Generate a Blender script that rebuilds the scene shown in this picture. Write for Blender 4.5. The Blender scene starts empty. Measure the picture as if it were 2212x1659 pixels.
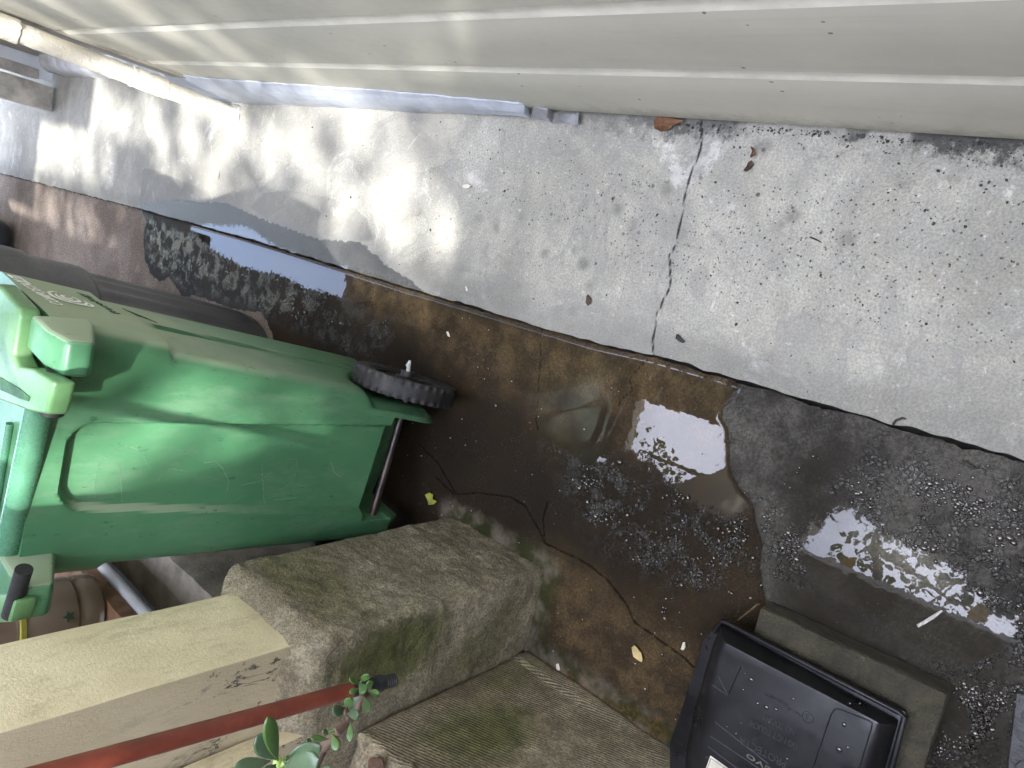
import bpy, bmesh, math, random
import numpy as np
from mathutils import Vector, Matrix, noise
sc = bpy.context.scene
C = sc.collection
R = math.radians
# ---------------------------------------------------------------- camera
# surveyed from the two vanishing points of the photograph (alley direction, plumb line); photo units 2212 x 1659
CX, CY, F, H = 1106.0, 829.5, 1533.0, 1.3
_v = np.array([-813 - CX, 110 - CY, F]); _ny = 10.0
_d = np.array([(F * F + _v[1] * _ny) / (-_v[0]), _ny, F])
DN = _d / np.linalg.norm(_d); YW = _v / np.linalg.norm(_v); ZW = -DN; XW = np.cross(YW, ZW)
cam_d = bpy.data.cameras.new('camera'); cam = bpy.data.objects.new('camera', cam_d); C.objects.link(cam)
cam_d.sensor_width = 36; cam_d.lens = 36 * F / 2212; cam_d.clip_start = 0.02; cam_d.clip_end = 200
M = Matrix(((XW[0], -XW[1], -XW[2], 0), (YW[0], -YW[1], -YW[2], 0), (ZW[0], -ZW[1], -ZW[2], H), (0, 0, 0, 1)))
cam.matrix_world = M
sc.camera = cam
# ---------------------------------------------------------------- light
SUN_AZ_VEC = Vector((-0.30, -0.86, 1.0)).normalized()
sun_d = bpy.data.lights.new('sun', 'SUN'); sun = bpy.data.objects.new('sun', sun_d); C.objects.link(sun)
sun_d.energy = 2.0; sun_d.angle = R(0.9); sun_d.color = (1.0, 0.985, 0.97)
sun.rotation_euler = SUN_AZ_VEC.to_track_quat('Z', 'Y').to_euler()
w = bpy.data.worlds.new('World'); sc.world = w; w.use_nodes = True
nt = w.node_tree; nt.nodes.clear()
sky = nt.nodes.new('ShaderNodeTexSky'); sky.sky_type = 'NISHITA'; sky.sun_disc = False
sky.sun_elevation = math.asin(SUN_AZ_VEC.z); sky.sun_rotation = math.atan2(SUN_AZ_VEC.x, SUN_AZ_VEC.y)
sky.air_density = 1.0; sky.dust_density = 1.5
bgn = nt.nodes.new('ShaderNodeBackground'); bgn.inputs[1].default_value = 0.15
tc = nt.nodes.new('ShaderNodeTexCoord'); cl = nt.nodes.new('ShaderNodeTexNoise'); cl.inputs['Scale'].default_value = 2.2; cl.inputs['Detail'].default_value = 5
sx = nt.nodes.new('ShaderNodeSeparateXYZ'); nt.links.new(tc.outputs['Generated'], sx.inputs[0])
nt.links.new(tc.outputs['Generated'], cl.inputs['Vector'])
cr = nt.nodes.new('ShaderNodeValToRGB'); cr.color_ramp.elements[0].position = 0.30; cr.color_ramp.elements[1].position = 0.62
nt.links.new(cl.outputs['Fac'], cr.inputs[0])
# bright cloud overhead, clear blue toward the far end of the alley
mr = nt.nodes.new('ShaderNodeMapRange'); mr.inputs[1].default_value = 0.42; mr.inputs[2].default_value = 0.62; mr.inputs[3].default_value = 1; mr.inputs[4].default_value = 0.10
nt.links.new(sx.outputs['Y'], mr.inputs[0])
mm = nt.nodes.new('ShaderNodeMath'); mm.operation = 'MULTIPLY'; nt.links.new(cr.outputs[0], mm.inputs[0]); nt.links.new(mr.outputs[0], mm.inputs[1])
mx = nt.nodes.new('ShaderNodeMix'); mx.data_type = 'RGBA'; nt.links.new(mm.outputs[0], mx.inputs[0]); nt.links.new(sky.outputs[0], mx.inputs[6]); mx.inputs[7].default_value = (14.6, 15.2, 18.4, 1)
nt.links.new(mx.outputs[2], bgn.inputs[0])
ow = nt.nodes.new('ShaderNodeOutputWorld'); nt.links.new(bgn.outputs[0], ow.inputs[0])
sc.view_settings.view_transform = 'Standard'; sc.view_settings.look = 'None'; sc.view_settings.gamma = 1
sc.view_settings.exposure = 2.75
sc.cycles.max_bounces = 8; sc.cycles.diffuse_bounces = 5; sc.cycles.glossy_bounces = 4
# ---------------------------------------------------------------- survey helpers: photo point + known plane -> place in the world
def _ray(px, py):
    r = np.array([px - CX, py - CY, F]); return np.array([r @ XW, r @ YW, r @ ZW])
def _hit(px, py, n, p0):
    r = _ray(px, py); c = np.array([0, 0, H]); n = np.array(n, float)
    return Vector(c + r * (((np.array(p0) - c) @ n) / (r @ n)))
def gz(px, py, z=0): return _hit(px, py, (0, 0, 1), (0, 0, z))
def gx(px, py, x): return _hit(px, py, (1, 0, 0), (x, 0, 0))
def gy(px, py, y): return _hit(px, py, (0, 1, 0), (0, y, 0))
def gd(px, py, d):
    r = _ray(px, py); return Vector(np.array([0, 0, H]) + r / F * d)
def n3(p, s, k=0): return noise.noise(Vector((p[0] * s + k * 7.3, p[1] * s - k * 3.1, p[2] * s + k)))
# ---------------------------------------------------------------- material helpers
class NT:
    def __init__(s, name):
        s.m = bpy.data.materials.new(name); s.m.use_nodes = True; s.t = s.m.node_tree; s.t.nodes.clear()
        s.out = s.t.nodes.new('ShaderNodeOutputMaterial'); s.b = s.t.nodes.new('ShaderNodeBsdfPrincipled')
        s.t.links.new(s.b.outputs[0], s.out.inputs[0]); s.tc = s.t.nodes.new('ShaderNodeTexCoord').outputs['Object']
    def set(s, **k):
        for a, v in k.items():
            i = s.b.inputs[a.replace('_', ' ')]
            if hasattr(v, 'is_output'): s.t.links.new(v, i)
            else: i.default_value = (*v, 1) if isinstance(v, tuple) and len(v) == 3 and i.type == 'RGBA' else v
    def lk(s, v, i):
        if hasattr(v, 'is_output'): s.t.links.new(v, i)
        else: i.default_value = (*v, 1) if isinstance(v, tuple) and len(v) == 3 and i.type == 'RGBA' else v
    def noise(s, sc, det=4, rough=.6, vec=None, stretch=None, dist=0):
        n = s.t.nodes.new('ShaderNodeTexNoise'); n.inputs['Scale'].default_value = sc; n.inputs['Detail'].default_value = det; n.inputs['Roughness'].default_value = rough
        n.inputs['Distortion'].default_value = dist
        v = vec or s.tc
        if stretch:
            mp = s.t.nodes.new('ShaderNodeMapping'); mp.inputs['Scale'].default_value = stretch; s.t.links.new(v, mp.inputs[0]); v = mp.outputs[0]
        s.t.links.new(v, n.inputs['Vector']); return n.outputs['Fac']
    def vor(s, sc, feat='F1', stretch=None, rnd=1):
        n = s.t.nodes.new('ShaderNodeTexVoronoi'); n.inputs['Scale'].default_value = sc; n.feature = feat; n.inputs['Randomness'].default_value = rnd
        v = s.tc
        if stretch:
            mp = s.t.nodes.new('ShaderNodeMapping'); mp.inputs['Scale'].default_value = stretch; s.t.links.new(v, mp.inputs[0]); v = mp.outputs[0]
        s.t.links.new(v, n.inputs['Vector']); return n.outputs['Distance']
    def ramp(s, v, a, b, lo=0., hi=1., smooth=True):
        n = s.t.nodes.new('ShaderNodeMapRange'); n.interpolation_type = 'SMOOTHSTEP' if smooth else 'LINEAR'
        s.lk(v, n.inputs[0]); n.inputs[1].default_value = a; n.inputs[2].default_value = b; n.inputs[3].default_value = lo; n.inputs[4].default_value = hi; return n.outputs[0]
    def math(s, op, a, b=0., c=None):
        n = s.t.nodes.new('ShaderNodeMath'); n.operation = op; s.lk(a, n.inputs[0]); s.lk(b, n.inputs[1])
        if c is not None: s.lk(c, n.inputs[2])
        return n.outputs[0]
    def mix(s, f, a, b, mode='MIX'):
        n = s.t.nodes.new('ShaderNodeMix'); n.data_type = 'RGBA'; n.blend_type = mode
        s.lk(f, n.inputs[0]); s.lk(a, n.inputs[6]); s.lk(b, n.inputs[7]); return n.outputs[2]
    def fmix(s, f, a, b):
        n = s.t.nodes.new('ShaderNodeMix'); n.data_type = 'FLOAT'; s.lk(f, n.inputs[0]); s.lk(a, n.inputs[2]); s.lk(b, n.inputs[3]); return n.outputs[0]
    def attr(s, name):
        n = s.t.nodes.new('ShaderNodeAttribute'); n.attribute_name = name; return n.outputs['Fac']
    def sep(s):
        n = s.t.nodes.new('ShaderNodeSeparateXYZ'); s.t.links.new(s.tc, n.inputs[0]); return n.outputs
    def bump(s, h, strength=.5, dist=.002, prev=None):
        n = s.t.nodes.new('ShaderNodeBump'); s.lk(strength, n.inputs['Strength']); n.inputs['Distance'].default_value = dist
        s.t.links.new(h, n.inputs['Height'])
        if prev: s.t.links.new(prev, n.inputs['Normal'])
        return n.outputs[0]
def simple(name, col, rough=.5, var=.25, sc_=20, bump=.3, bsc=120, bd=.001, dirt=None, dirt_amt=.5, spec=.5, metal=0, **k):
    n = NT(name); a = n.noise(sc_, 5); b = n.noise(bsc, 3)
    dark = tuple(c * (1 - var) for c in col); lite = tuple(min(1, c * (1 + var * .6)) for c in col)
    c = n.mix(n.ramp(a, .3, .7), dark, lite)
    if dirt: c = n.mix(n.math('MULTIPLY', n.ramp(n.noise(sc_ * .4, 6, .7), .45, .7), dirt_amt), c, dirt)
    n.set(Base_Color=c, Roughness=n.ramp(b, .2, .8, max(0.02, rough - .12), min(1, rough + .12)), Metallic=metal, Specular_IOR_Level=spec)
    if bump: n.set(Normal=n.bump(b, bump, bd))
    for kk, v in k.items(): n.set(**{kk: v})
    return n.m
# ---------------------------------------------------------------- mesh helpers
def link(name, me, mat, parent=None, smooth=True):
    if mat: me.materials.append(mat)
    if smooth:
        me.polygons.foreach_set('use_smooth', [True] * len(me.polygons))
        try: me.set_sharp_from_angle(angle=R(38))
        except Exception: pass
    o = bpy.data.objects.new(name, me); C.objects.link(o)
    if parent: o.parent = parent
    return o
def obj(name, bm, mat, parent=None, smooth=True):
    bmesh.ops.recalc_face_normals(bm, faces=bm.faces)
    me = bpy.data.meshes.new(name); bm.to_mesh(me); bm.free()
    return link(name, me, mat, parent, smooth)
def tag(o, label, cat, group=None):
    o['label'] = label; o['category'] = cat
    if group: o['group'] = group
    return o
def kind(o, k='structure'): o['kind'] = k; return o
def thing(name, label, cat, loc=(0, 0, 0), group=None):
    o = bpy.data.objects.new(name, None); C.objects.link(o); o.location = loc; o.empty_display_size = .05
    return tag(o, label, cat, group)
def put(root, *objs):
    """keep world-space meshes in place under a moved empty"""
    bpy.context.view_layer.update()
    for o in objs:
        o.parent = root; o.matrix_parent_inverse = Matrix.Translation(-root.location)
def prism(bm, pts, vec):
    a = [bm.verts.new(p) for p in pts]; b = [bm.verts.new(Vector(p) + Vector(vec)) for p in pts]
    n = len(pts); bm.faces.new(a); bm.faces.new(b[::-1])
    for i in range(n): bm.faces.new((a[i], a[(i + 1) % n], b[(i + 1) % n], b[i]))
    return a + b
def bevel(bm, w, seg=2, ang=25):
    bmesh.ops.recalc_face_normals(bm, faces=bm.faces)
    e = [x for x in bm.edges if len(x.link_faces) == 2 and x.calc_face_angle(0) > R(ang)]
    bmesh.ops.bevel(bm, geom=e, offset=w, segments=seg, profile=.6, affect='EDGES')
def tube(bm, pts, rad, n=14, cap=True):
    pts = [Vector(p) for p in pts]; rings = []
    up = None
    for i, p in enumerate(pts):
        t = (pts[min(i + 1, len(pts) - 1)] - pts[max(i - 1, 0)]).normalized()
        if up is None: up = t.orthogonal().normalized()
        up = (up - t * up.dot(t)).normalized(); s = t.cross(up)
        r = rad[i] if isinstance(rad, (list, tuple)) else rad
        rings.append([bm.verts.new(p + (up * math.cos(a) + s * math.sin(a)) * r) for a in [2 * math.pi * k / n for k in range(n)]])
    for a, b in zip(rings, rings[1:]):
        for k in range(n): bm.faces.new((a[k], a[(k + 1) % n], b[(k + 1) % n], b[k]))
    if cap: bm.faces.new(rings[0][::-1]); bm.faces.new(rings[-1])
    return rings
def rbox(bm, dims, r, step, fn, seed=0):
    """rounded box surface sampled on a grid, mapped through fn(Vector)->Vector"""
    d = [x / 2 for x in dims]
    for ax in range(3):
        u, v = (ax + 1) % 3, (ax + 2) % 3
        nu = max(2, int(dims[u] / step)); nv = max(2, int(dims[v] / step))
        def coords(n, h):
            return [-h + 2 * h * i / n for i in range(n + 1)]
        for sg in (-1, 1):
            g = []
            for a in coords(nu, d[u]):
                row = []
                for b in coords(nv, d[v]):
                    p = [0, 0, 0]; p[ax] = sg * d[ax]; p[u] = a; p[v] = b
                    inner = Vector([max(-(d[i] - r), min(d[i] - r, p[i])) for i in range(3)])
                    q = Vector(p) - inner
                    q = inner + (q.normalized() * r if q.length > 1e-9 else q)
                    row.append(bm.verts.new(fn(q)))
                g.append(row)
            for i in range(nu):
                for j in range(nv): bm.faces.new((g[i][j], g[i + 1][j], g[i + 1][j + 1], g[i][j + 1]))
    bmesh.ops.remove_doubles(bm, verts=bm.verts, dist=step * .12)
def text_mesh(txt, size, extr=.0006, bold=0.0, shear=0.0):
    cu = bpy.data.curves.new('writing', 'FONT'); cu.body = txt; cu.size = size; cu.extrude = extr; cu.offset = bold; cu.align_x = 'CENTER'; cu.align_y = 'CENTER'; cu.shear = shear
    cu.resolution_u = 4
    o = bpy.data.objects.new('writing', cu); C.objects.link(o)
    dg = bpy.context.evaluated_depsgraph_get(); dg.update()
    me = bpy.data.meshes.new_from_object(o.evaluated_get(dg)); bpy.data.objects.remove(o)
    me.materials.clear(); return me
def frame(o, origin, xdir, ydir):
    x = Vector(xdir).normalized(); y = Vector(ydir).normalized(); z = x.cross(y).normalized(); y = z.cross(x)
    Mx = Matrix((( x.x, y.x, z.x, 0), (x.y, y.y, z.y, 0), (x.z, y.z, z.z, 0), (0, 0, 0, 1)))
    o.data.transform(Matrix.Translation(origin) @ Mx)
# ---------------------------------------------------------------- ground
JOINT = [(-200, 322), (-60, 360), (64, 390), (136, 409), (297, 450), (405, 480), (520, 511), (640, 547), (760, 585), (878, 622), (933, 637), (1078, 680), (1165, 706), (1275, 739), (1413, 769), (1551, 808), (1678, 844), (1701, 853), (1827, 887), (1933, 920), (2092, 959), (2212, 995), (2500, 1075)]
def gpoly(L, z=0): return np.array([tuple(gz(x, y, z))[:2] for x, y in L])
J = gpoly(JOINT)
def jx(y):
    o = np.argsort(J[:, 1]); return np.interp(y, J[o, 1], J[o, 0])
def seg_dist(X, Y, L):
    d = np.full(X.shape, 9.0)
    for a, b in zip(L[:-1], L[1:]):
        ab = b - a; t = np.clip(((X - a[0]) * ab[0] + (Y - a[1]) * ab[1]) / (ab @ ab + 1e-12), 0, 1)
        d = np.minimum(d, np.hypot(X - a[0] - t * ab[0], Y - a[1] - t * ab[1]))
    return d
def sdf(X, Y, polys):
    """signed distance, positive inside"""
    out = np.full(X.shape, -9.0)
    for P in polys:
        Q = np.vstack([P, P[:1]]); d = seg_dist(X, Y, Q); ins = np.zeros(X.shape, bool)
        for a, b in zip(Q[:-1], Q[1:]):
            c = ((a[1] > Y) != (b[1] > Y)); xi = (b[0] - a[0]) * (Y - a[1]) / (b[1] - a[1] + 1e-15) + a[0]
            ins ^= c & (X < xi)
        out = np.maximum(out, np.where(ins, d, -d))
    return out
def grid_sheet(name, xs_fn, ys, nx, zfn, attrs, mat):
    """rows at ys; each row spans xs_fn(y)->(x0,x1); attrs: dict name->fn(X,Y)"""
    ys = np.array(ys); X = np.zeros((len(ys), nx)); Y = np.repeat(ys[:, None], nx, 1)
    for i, y in enumerate(ys):
        x0, x1 = xs_fn(y); X[i] = np.linspace(x0, x1, nx)
    Z = zfn(X, Y); V = np.stack([X, Y, Z], -1).reshape(-1, 3)
    idx = np.arange(len(ys) * nx).reshape(len(ys), nx)
    Fc = np.stack([idx[:-1, :-1], idx[:-1, 1:], idx[1:, 1:], idx[1:, :-1]], -1).reshape(-1, 4)
    me = bpy.data.meshes.new(name); me.from_pydata(V.tolist(), [], Fc.tolist()); me.update()
    for k, fn in attrs.items():
        a = me.attributes.new(k, 'FLOAT', 'POINT'); a.data.foreach_set('value', fn(X, Y).reshape(-1).astype(np.float32))
    return kind(link(name, me, mat))
CRK_W = [gpoly(L) for L in ([(486, 262), (484, 300), (475, 355), (472, 400), (469, 447)],
    [(1514, 255), (1514, 265), (1515, 318), (1498, 362), (1481, 408), (1478, 440), (1465, 503), (1463, 525), (1447, 551), (1449, 619), (1435, 645), (1420, 678), (1410, 736), (1412, 772)])]
CRK_F = [gpoly(L) for L in ([(1165, 705), (1162, 740), (1163, 770), (1158, 830), (1157, 870), (1152, 905), (1158, 930)], [(1394, 775), (1370, 800), (1355, 820), (1362, 842), (1340, 860), (1325, 885)],
    [(1172, 1176), (1239, 1206), (1275, 1228), (1310, 1258), (1347, 1306), (1366, 1347), (1418, 1384), (1474, 1425), (1500, 1450)],
    [(935, 1030), (975, 1069), (1030, 1066), (1100, 1075), (1130, 1095), (1160, 1150), (1172, 1176)], [(1172, 1176), (1168, 1120), (1178, 1085)],
    [(605, 690), (600, 720), (605, 745)], [(900, 960), (940, 1000), (980, 1069)])]
WET_W = [gpoly(L) for L in ([(296, 452), (309, 439), (345, 434), (383, 433), (440, 436), (487, 438), (515, 450), (547, 465), (585, 480), (623, 493), (683, 517), (740, 520), (779, 522), (806, 547), (840, 575), (885, 604), (930, 640), (700, 640), (400, 520)],
    )]
DRY_F = [gpoly(L) for L in ([(-400, 200), (64, 388), (297, 449), (304, 462), (314, 478), (306, 495), (304, 520), (309, 560), (318, 585), (330, 600), (345, 608), (358, 596), (372, 612), (390, 640), (420, 638), (450, 650), (500, 668), (560, 672), (600, 760), (300, 900), (-600, 900)],)]
PATCH = [gpoly(L) for L in ([(1600, 826), (1592, 848), (1578, 868), (1560, 885), (1557, 905), (1570, 925), (1573, 960), (1574, 1000), (1580, 1030), (1600, 1062), (1625, 1090), (1632, 1130), (1645, 1180), (1640, 1230), (1650, 1290), (1700, 1700), (2900, 2400), (2900, 1150), (2212, 990), (1900, 905)],)]
POOL = [gpoly(L) for L in (
    [(402, 482), (470, 487), (530, 487), (600, 534), (700, 567), (770, 578), (900, 620), (1000, 655), (1090, 690), (1165, 712), (1300, 750), (1450, 795), (1590, 838), (1585, 862), (1552, 888), (1552, 905), (1566, 930), (1568, 1000), (1578, 1035), (1598, 1070), (1620, 1110), (1560, 1115), (1480, 1080), (1400, 1000), (1340, 965), (1280, 1010), (1190, 960), (1130, 860), (1090, 780), (1000, 740), (900, 700), (800, 672), (735, 640), (650, 618), (600, 592), (560, 584), (520, 574), (480, 552), (430, 520)],
    [(1742, 1160), (1775, 1128), (1815, 1105), (1850, 1112), (1880, 1140), (1930, 1168), (2000, 1195), (2060, 1235), (2110, 1285), (2160, 1335), (2200, 1375), (2170, 1410), (2100, 1440), (2000, 1420), (1900, 1340), (1800, 1290), (1720, 1210)],
    [(1640, 1230), (1700, 1260), (1800, 1330), (1950, 1420), (2060, 1480), (2100, 1560), (2060, 1600), (1950, 1480), (1800, 1400), (1650, 1320)])]
TAN = [gpoly(L) for L in ([(760, 590), (930, 640), (1165, 710), (1590, 835), (1575, 900), (1500, 960), (1350, 900), (1150, 830), (1000, 760), (880, 700), (780, 650)],
    [(1000, 1240), (1200, 1215), (1350, 1330), (1500, 1480), (1480, 1560), (1350, 1500), (1180, 1400)])]
BUB = [gpoly(L) for L in ([(1900, 960), (2050, 1020), (2240, 1080), (2300, 1500), (2120, 1380), (2000, 1190), (1900, 1130), (1820, 1060)],
    [(310, 470), (420, 520), (560, 590), (740, 640), (850, 700), (800, 770), (650, 700), (560, 660), (380, 600), (320, 560)],
    [(1180, 960), (1400, 1040), (1620, 1120), (1640, 1200), (1500, 1280), (1300, 1180)], [(1200, 780), (1590, 860), (1560, 930), (1400, 900)],
    [(1850, 1440), (2010, 1480), (2230, 1300), (2250, 1700), (1990, 1700), (2060, 1510)], [(1640, 1080), (1760, 1180), (1760, 1240), (1650, 1250)])]
DMP = [gpoly(L) for L in ([(880, 900), (1100, 930), (1200, 1050), (1250, 1150), (1120, 1100), (960, 1060), (870, 1130)], [(1150, 1380), (1290, 1490), (1450, 1600), (1450, 1680), (1150, 1500)], [(600, 690), (760, 700), (900, 760), (900, 800), (700, 770)])]
RUST = [gpoly(L) for L in ([(1190, 1440), (1270, 1478), (1345, 1530), (1420, 1562), (1440, 1610), (1290, 1590), (1200, 1500)],)]
STAIN = [gpoly(L) for L in ([(540, 449), (568, 416), (620, 410), (700, 425), (738, 435), (775, 455), (792, 470), (808, 520), (680, 520), (600, 490)], [(310, 362), (330, 366), (410, 398), (440, 410), (470, 440), (300, 450)])]
STAIN2 = [gpoly(L) for L in ([(582, 397), (601, 364), (626, 357), (678, 370), (710, 365), (800, 380), (800, 470), (700, 428), (600, 412)], [(815, 262), (870, 245), (960, 250), (980, 330), (890, 350), (850, 380), (885, 440), (840, 470), (812, 370), (806, 330)], [(950, 560), (1200, 620), (1400, 690), (1400, 765), (1100, 690), (880, 620)])]
MOULD = [gpoly(L) for L in ([(1000, 470), (1150, 420), (1400, 400), (1600, 380), (1760, 400), (1950, 330), (2212, 330), (2212, 430), (1900, 460), (1720, 520), (1500, 530), (1360, 640), (1240, 660), (1100, 560)], [(1500, 270), (1800, 280), (1850, 340), (1560, 330)], [(1820, 460), (2100, 520), (2100, 600), (1860, 560)])]
def zone(polys): return lambda X, Y: np.clip(sdf(X, Y, polys), -.6, .6)
def cracks(Ls):
    def f(X, Y):
        d = np.full(X.shape, 9.0)
        for L in Ls: d = np.minimum(d, seg_dist(X, Y, L))
        return np.clip(d, 0, .5)
    return f
# walkway concrete
def walkway_mat():
    n = NT('walkway_concrete'); big = n.noise(2.2, 6, .65, dist=.6); med = n.noise(14, 6, .7); fine = n.noise(230, 3, .7); grain = n.vor(520)
    c = n.mix(n.ramp(big, .34, .66), (.335, .318, .262), (.535, .51, .43))
    c = n.mix(n.ramp(med, .40, .62), n.mix(.30, c, (.24, .24, .23)), c)
    c = n.mix(n.math('MULTIPLY', n.ramp(fine, .40, .60), 1.0), n.mix(.36, c, (.12, .12, .11)), c)
    c = n.mix(n.math('MULTIPLY', n.ramp(n.noise(60, 5, .75), .58, .72), .6), c, (.74, .72, .67))
    c = n.mix(n.math('MULTIPLY', n.ramp(n.noise(4.6, 7, .78, dist=1.0), .56, .66), .65), c, (.66, .645, .60))
    c = n.mix(n.math('MULTIPLY', n.math('MULTIPLY', n.ramp(n.noise(21, 7, .85), .60, .68), n.ramp(n.noise(3, 3), .42, .58)), .8), c, (.10, .10, .088))
    # dark grit, denser in a band along the middle
    sp = n.vor(85); spn = n.noise(5, 4, .7); x = n.sep()
    band = n.math('MULTIPLY', n.ramp(n.math('ABSOLUTE', n.math('SUBTRACT', x[0], .13)), .02, .22, 1, .25), n.ramp(x[1], 1.6, .6, .35, 1))
    g = n.math('MULTIPLY', n.ramp(sp, .20, .13), n.ramp(n.math('MULTIPLY', spn, band), .26, .44))
    c = n.mix(n.math('MULTIPLY', g, .85), c, (.07, .065, .055))
    # dust and black mildew creeping out from under the siding
    gr = n.math('ADD', x[0], n.math('MULTIPLY', n.math('SUBTRACT', n.noise(34, 7, .8), .5), .20))
    gm = n.math('MULTIPLY', n.ramp(gr, .292, .325), n.math('MULTIPLY', n.ramp(n.noise(7, 3), .40, .55), n.ramp(x[1], 1.25, .55, .15, 1)))
    c = n.mix(n.math('MULTIPLY', gm, .92), c, (.045, .045, .04))
    c = n.mix(n.math('MULTIPLY', n.ramp(n.math('ADD', n.attr('jd'), n.math('MULTIPLY', n.math('SUBTRACT', n.noise(5, 5, .7), .5), .10)), .085, .02), .42), c, (.13, .13, .115))  # darker strip along the joint, its edge broken by noise
    st = n.ramp(n.math('ADD', n.attr('stain'), n.math('MULTIPLY', n.math('SUBTRACT', n.noise(30, 5), .5), .02)), -.002, .003)
    c = n.mix(n.math('MULTIPLY', st, .50), c, (.20, .195, .175))
    st2 = n.ramp(n.math('ADD', n.attr('stain2'), n.math('MULTIPLY', n.math('SUBTRACT', n.noise(30, 5), .5), .03)), -.004, .006)
    c = n.mix(n.math('MULTIPLY', st2, .28), c, (.24, .23, .21))
    # soft mould blooms around the grit
    mo = n.vor(17); mz = n.math('MULTIPLY', n.ramp(n.math('ADD', n.attr('mould'), n.math('MULTIPLY', n.math('SUBTRACT', n.noise(6, 4), .5), .25)), -.08, .06), n.ramp(n.noise(11, 3), .42, .58))
    c = n.mix(n.math('MULTIPLY', n.math('MULTIPLY', n.ramp(mo, .42, .05), mz), .75), c, (.13, .13, .115))
    c = n.mix(n.math('MULTIPLY', n.math('MULTIPLY', n.ramp(n.vor(31), .15, .10), mz), .9), c, (.035, .033, .026))
    # drying tide marks
    tm = n.noise(3.1, 3, .5, dist=1.2)
    c = n.mix(n.math('MULTIPLY', n.ramp(n.math('ABSOLUTE', n.math('SUBTRACT', tm, .52)), .012, .0), .35), c, (.22, .21, .19))
    c = n.mix(n.math('MULTIPLY', n.ramp(tm, .515, .525), .22), c, (.24, .23, .21))
    # hairline cracks
    ck = n.math('ADD', n.attr('crack'), n.math('MULTIPLY', n.math('SUBTRACT', n.noise(90, 4), .5), .012))
    c = n.mix(n.math('MULTIPLY', n.ramp(ck, .05, .0), .22), c, (.2, .2, .19))
    ckm = n.ramp(n.math('ABSOLUTE', n.math('ADD', n.attr('crack'), n.math('MULTIPLY', n.math('SUBTRACT', n.noise(90, 4), .5), .0035))), .0034, .0010)
    c = n.mix(n.math('MULTIPLY', ckm, .92), c, (.03, .03, .026))
    # wet fringe
    wn = n.math('ADD', n.attr('wet'), n.math('MULTIPLY', n.math('SUBTRACT', n.noise(45, 5), .5), .03))
    wm = n.ramp(wn, -.002, .003); halo = n.ramp(wn, -.05, 0)
    c = n.mix(n.math('MULTIPLY', halo, .25), c, (.3, .3, .29))
    c = n.mix(wm, c, n.mix(.78, c, (.05, .05, .048)))
    # smooth puddle water by the joint
    pl = n.ramp(n.math('ADD', n.attr('pool'), n.math('MULTIPLY', n.math('SUBTRACT', n.noise(50, 7, .8), .50), .09)), -.001, .0025)
    rg = n.fmix(wm, .85, .28); rg = n.fmix(pl, rg, .03)
    rg2 = n.math('MULTIPLY', n.math('SUBTRACT', 1, pl), 1)
    h = n.math('ADD', n.math('MULTIPLY', fine, .8), n.math('MULTIPLY', n.noise(500, 2), .5)); h = n.math('SUBTRACT', h, n.math('MULTIPLY', ckm, 2.5))
    n.set(Base_Color=c, Roughness=rg, IOR=n.fmix(pl, n.fmix(wm, 1.45, 1.3), 1.75), Normal=n.bump(h, n.math('MULTIPLY', rg2, 1.0), .002))
    return n.m
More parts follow.
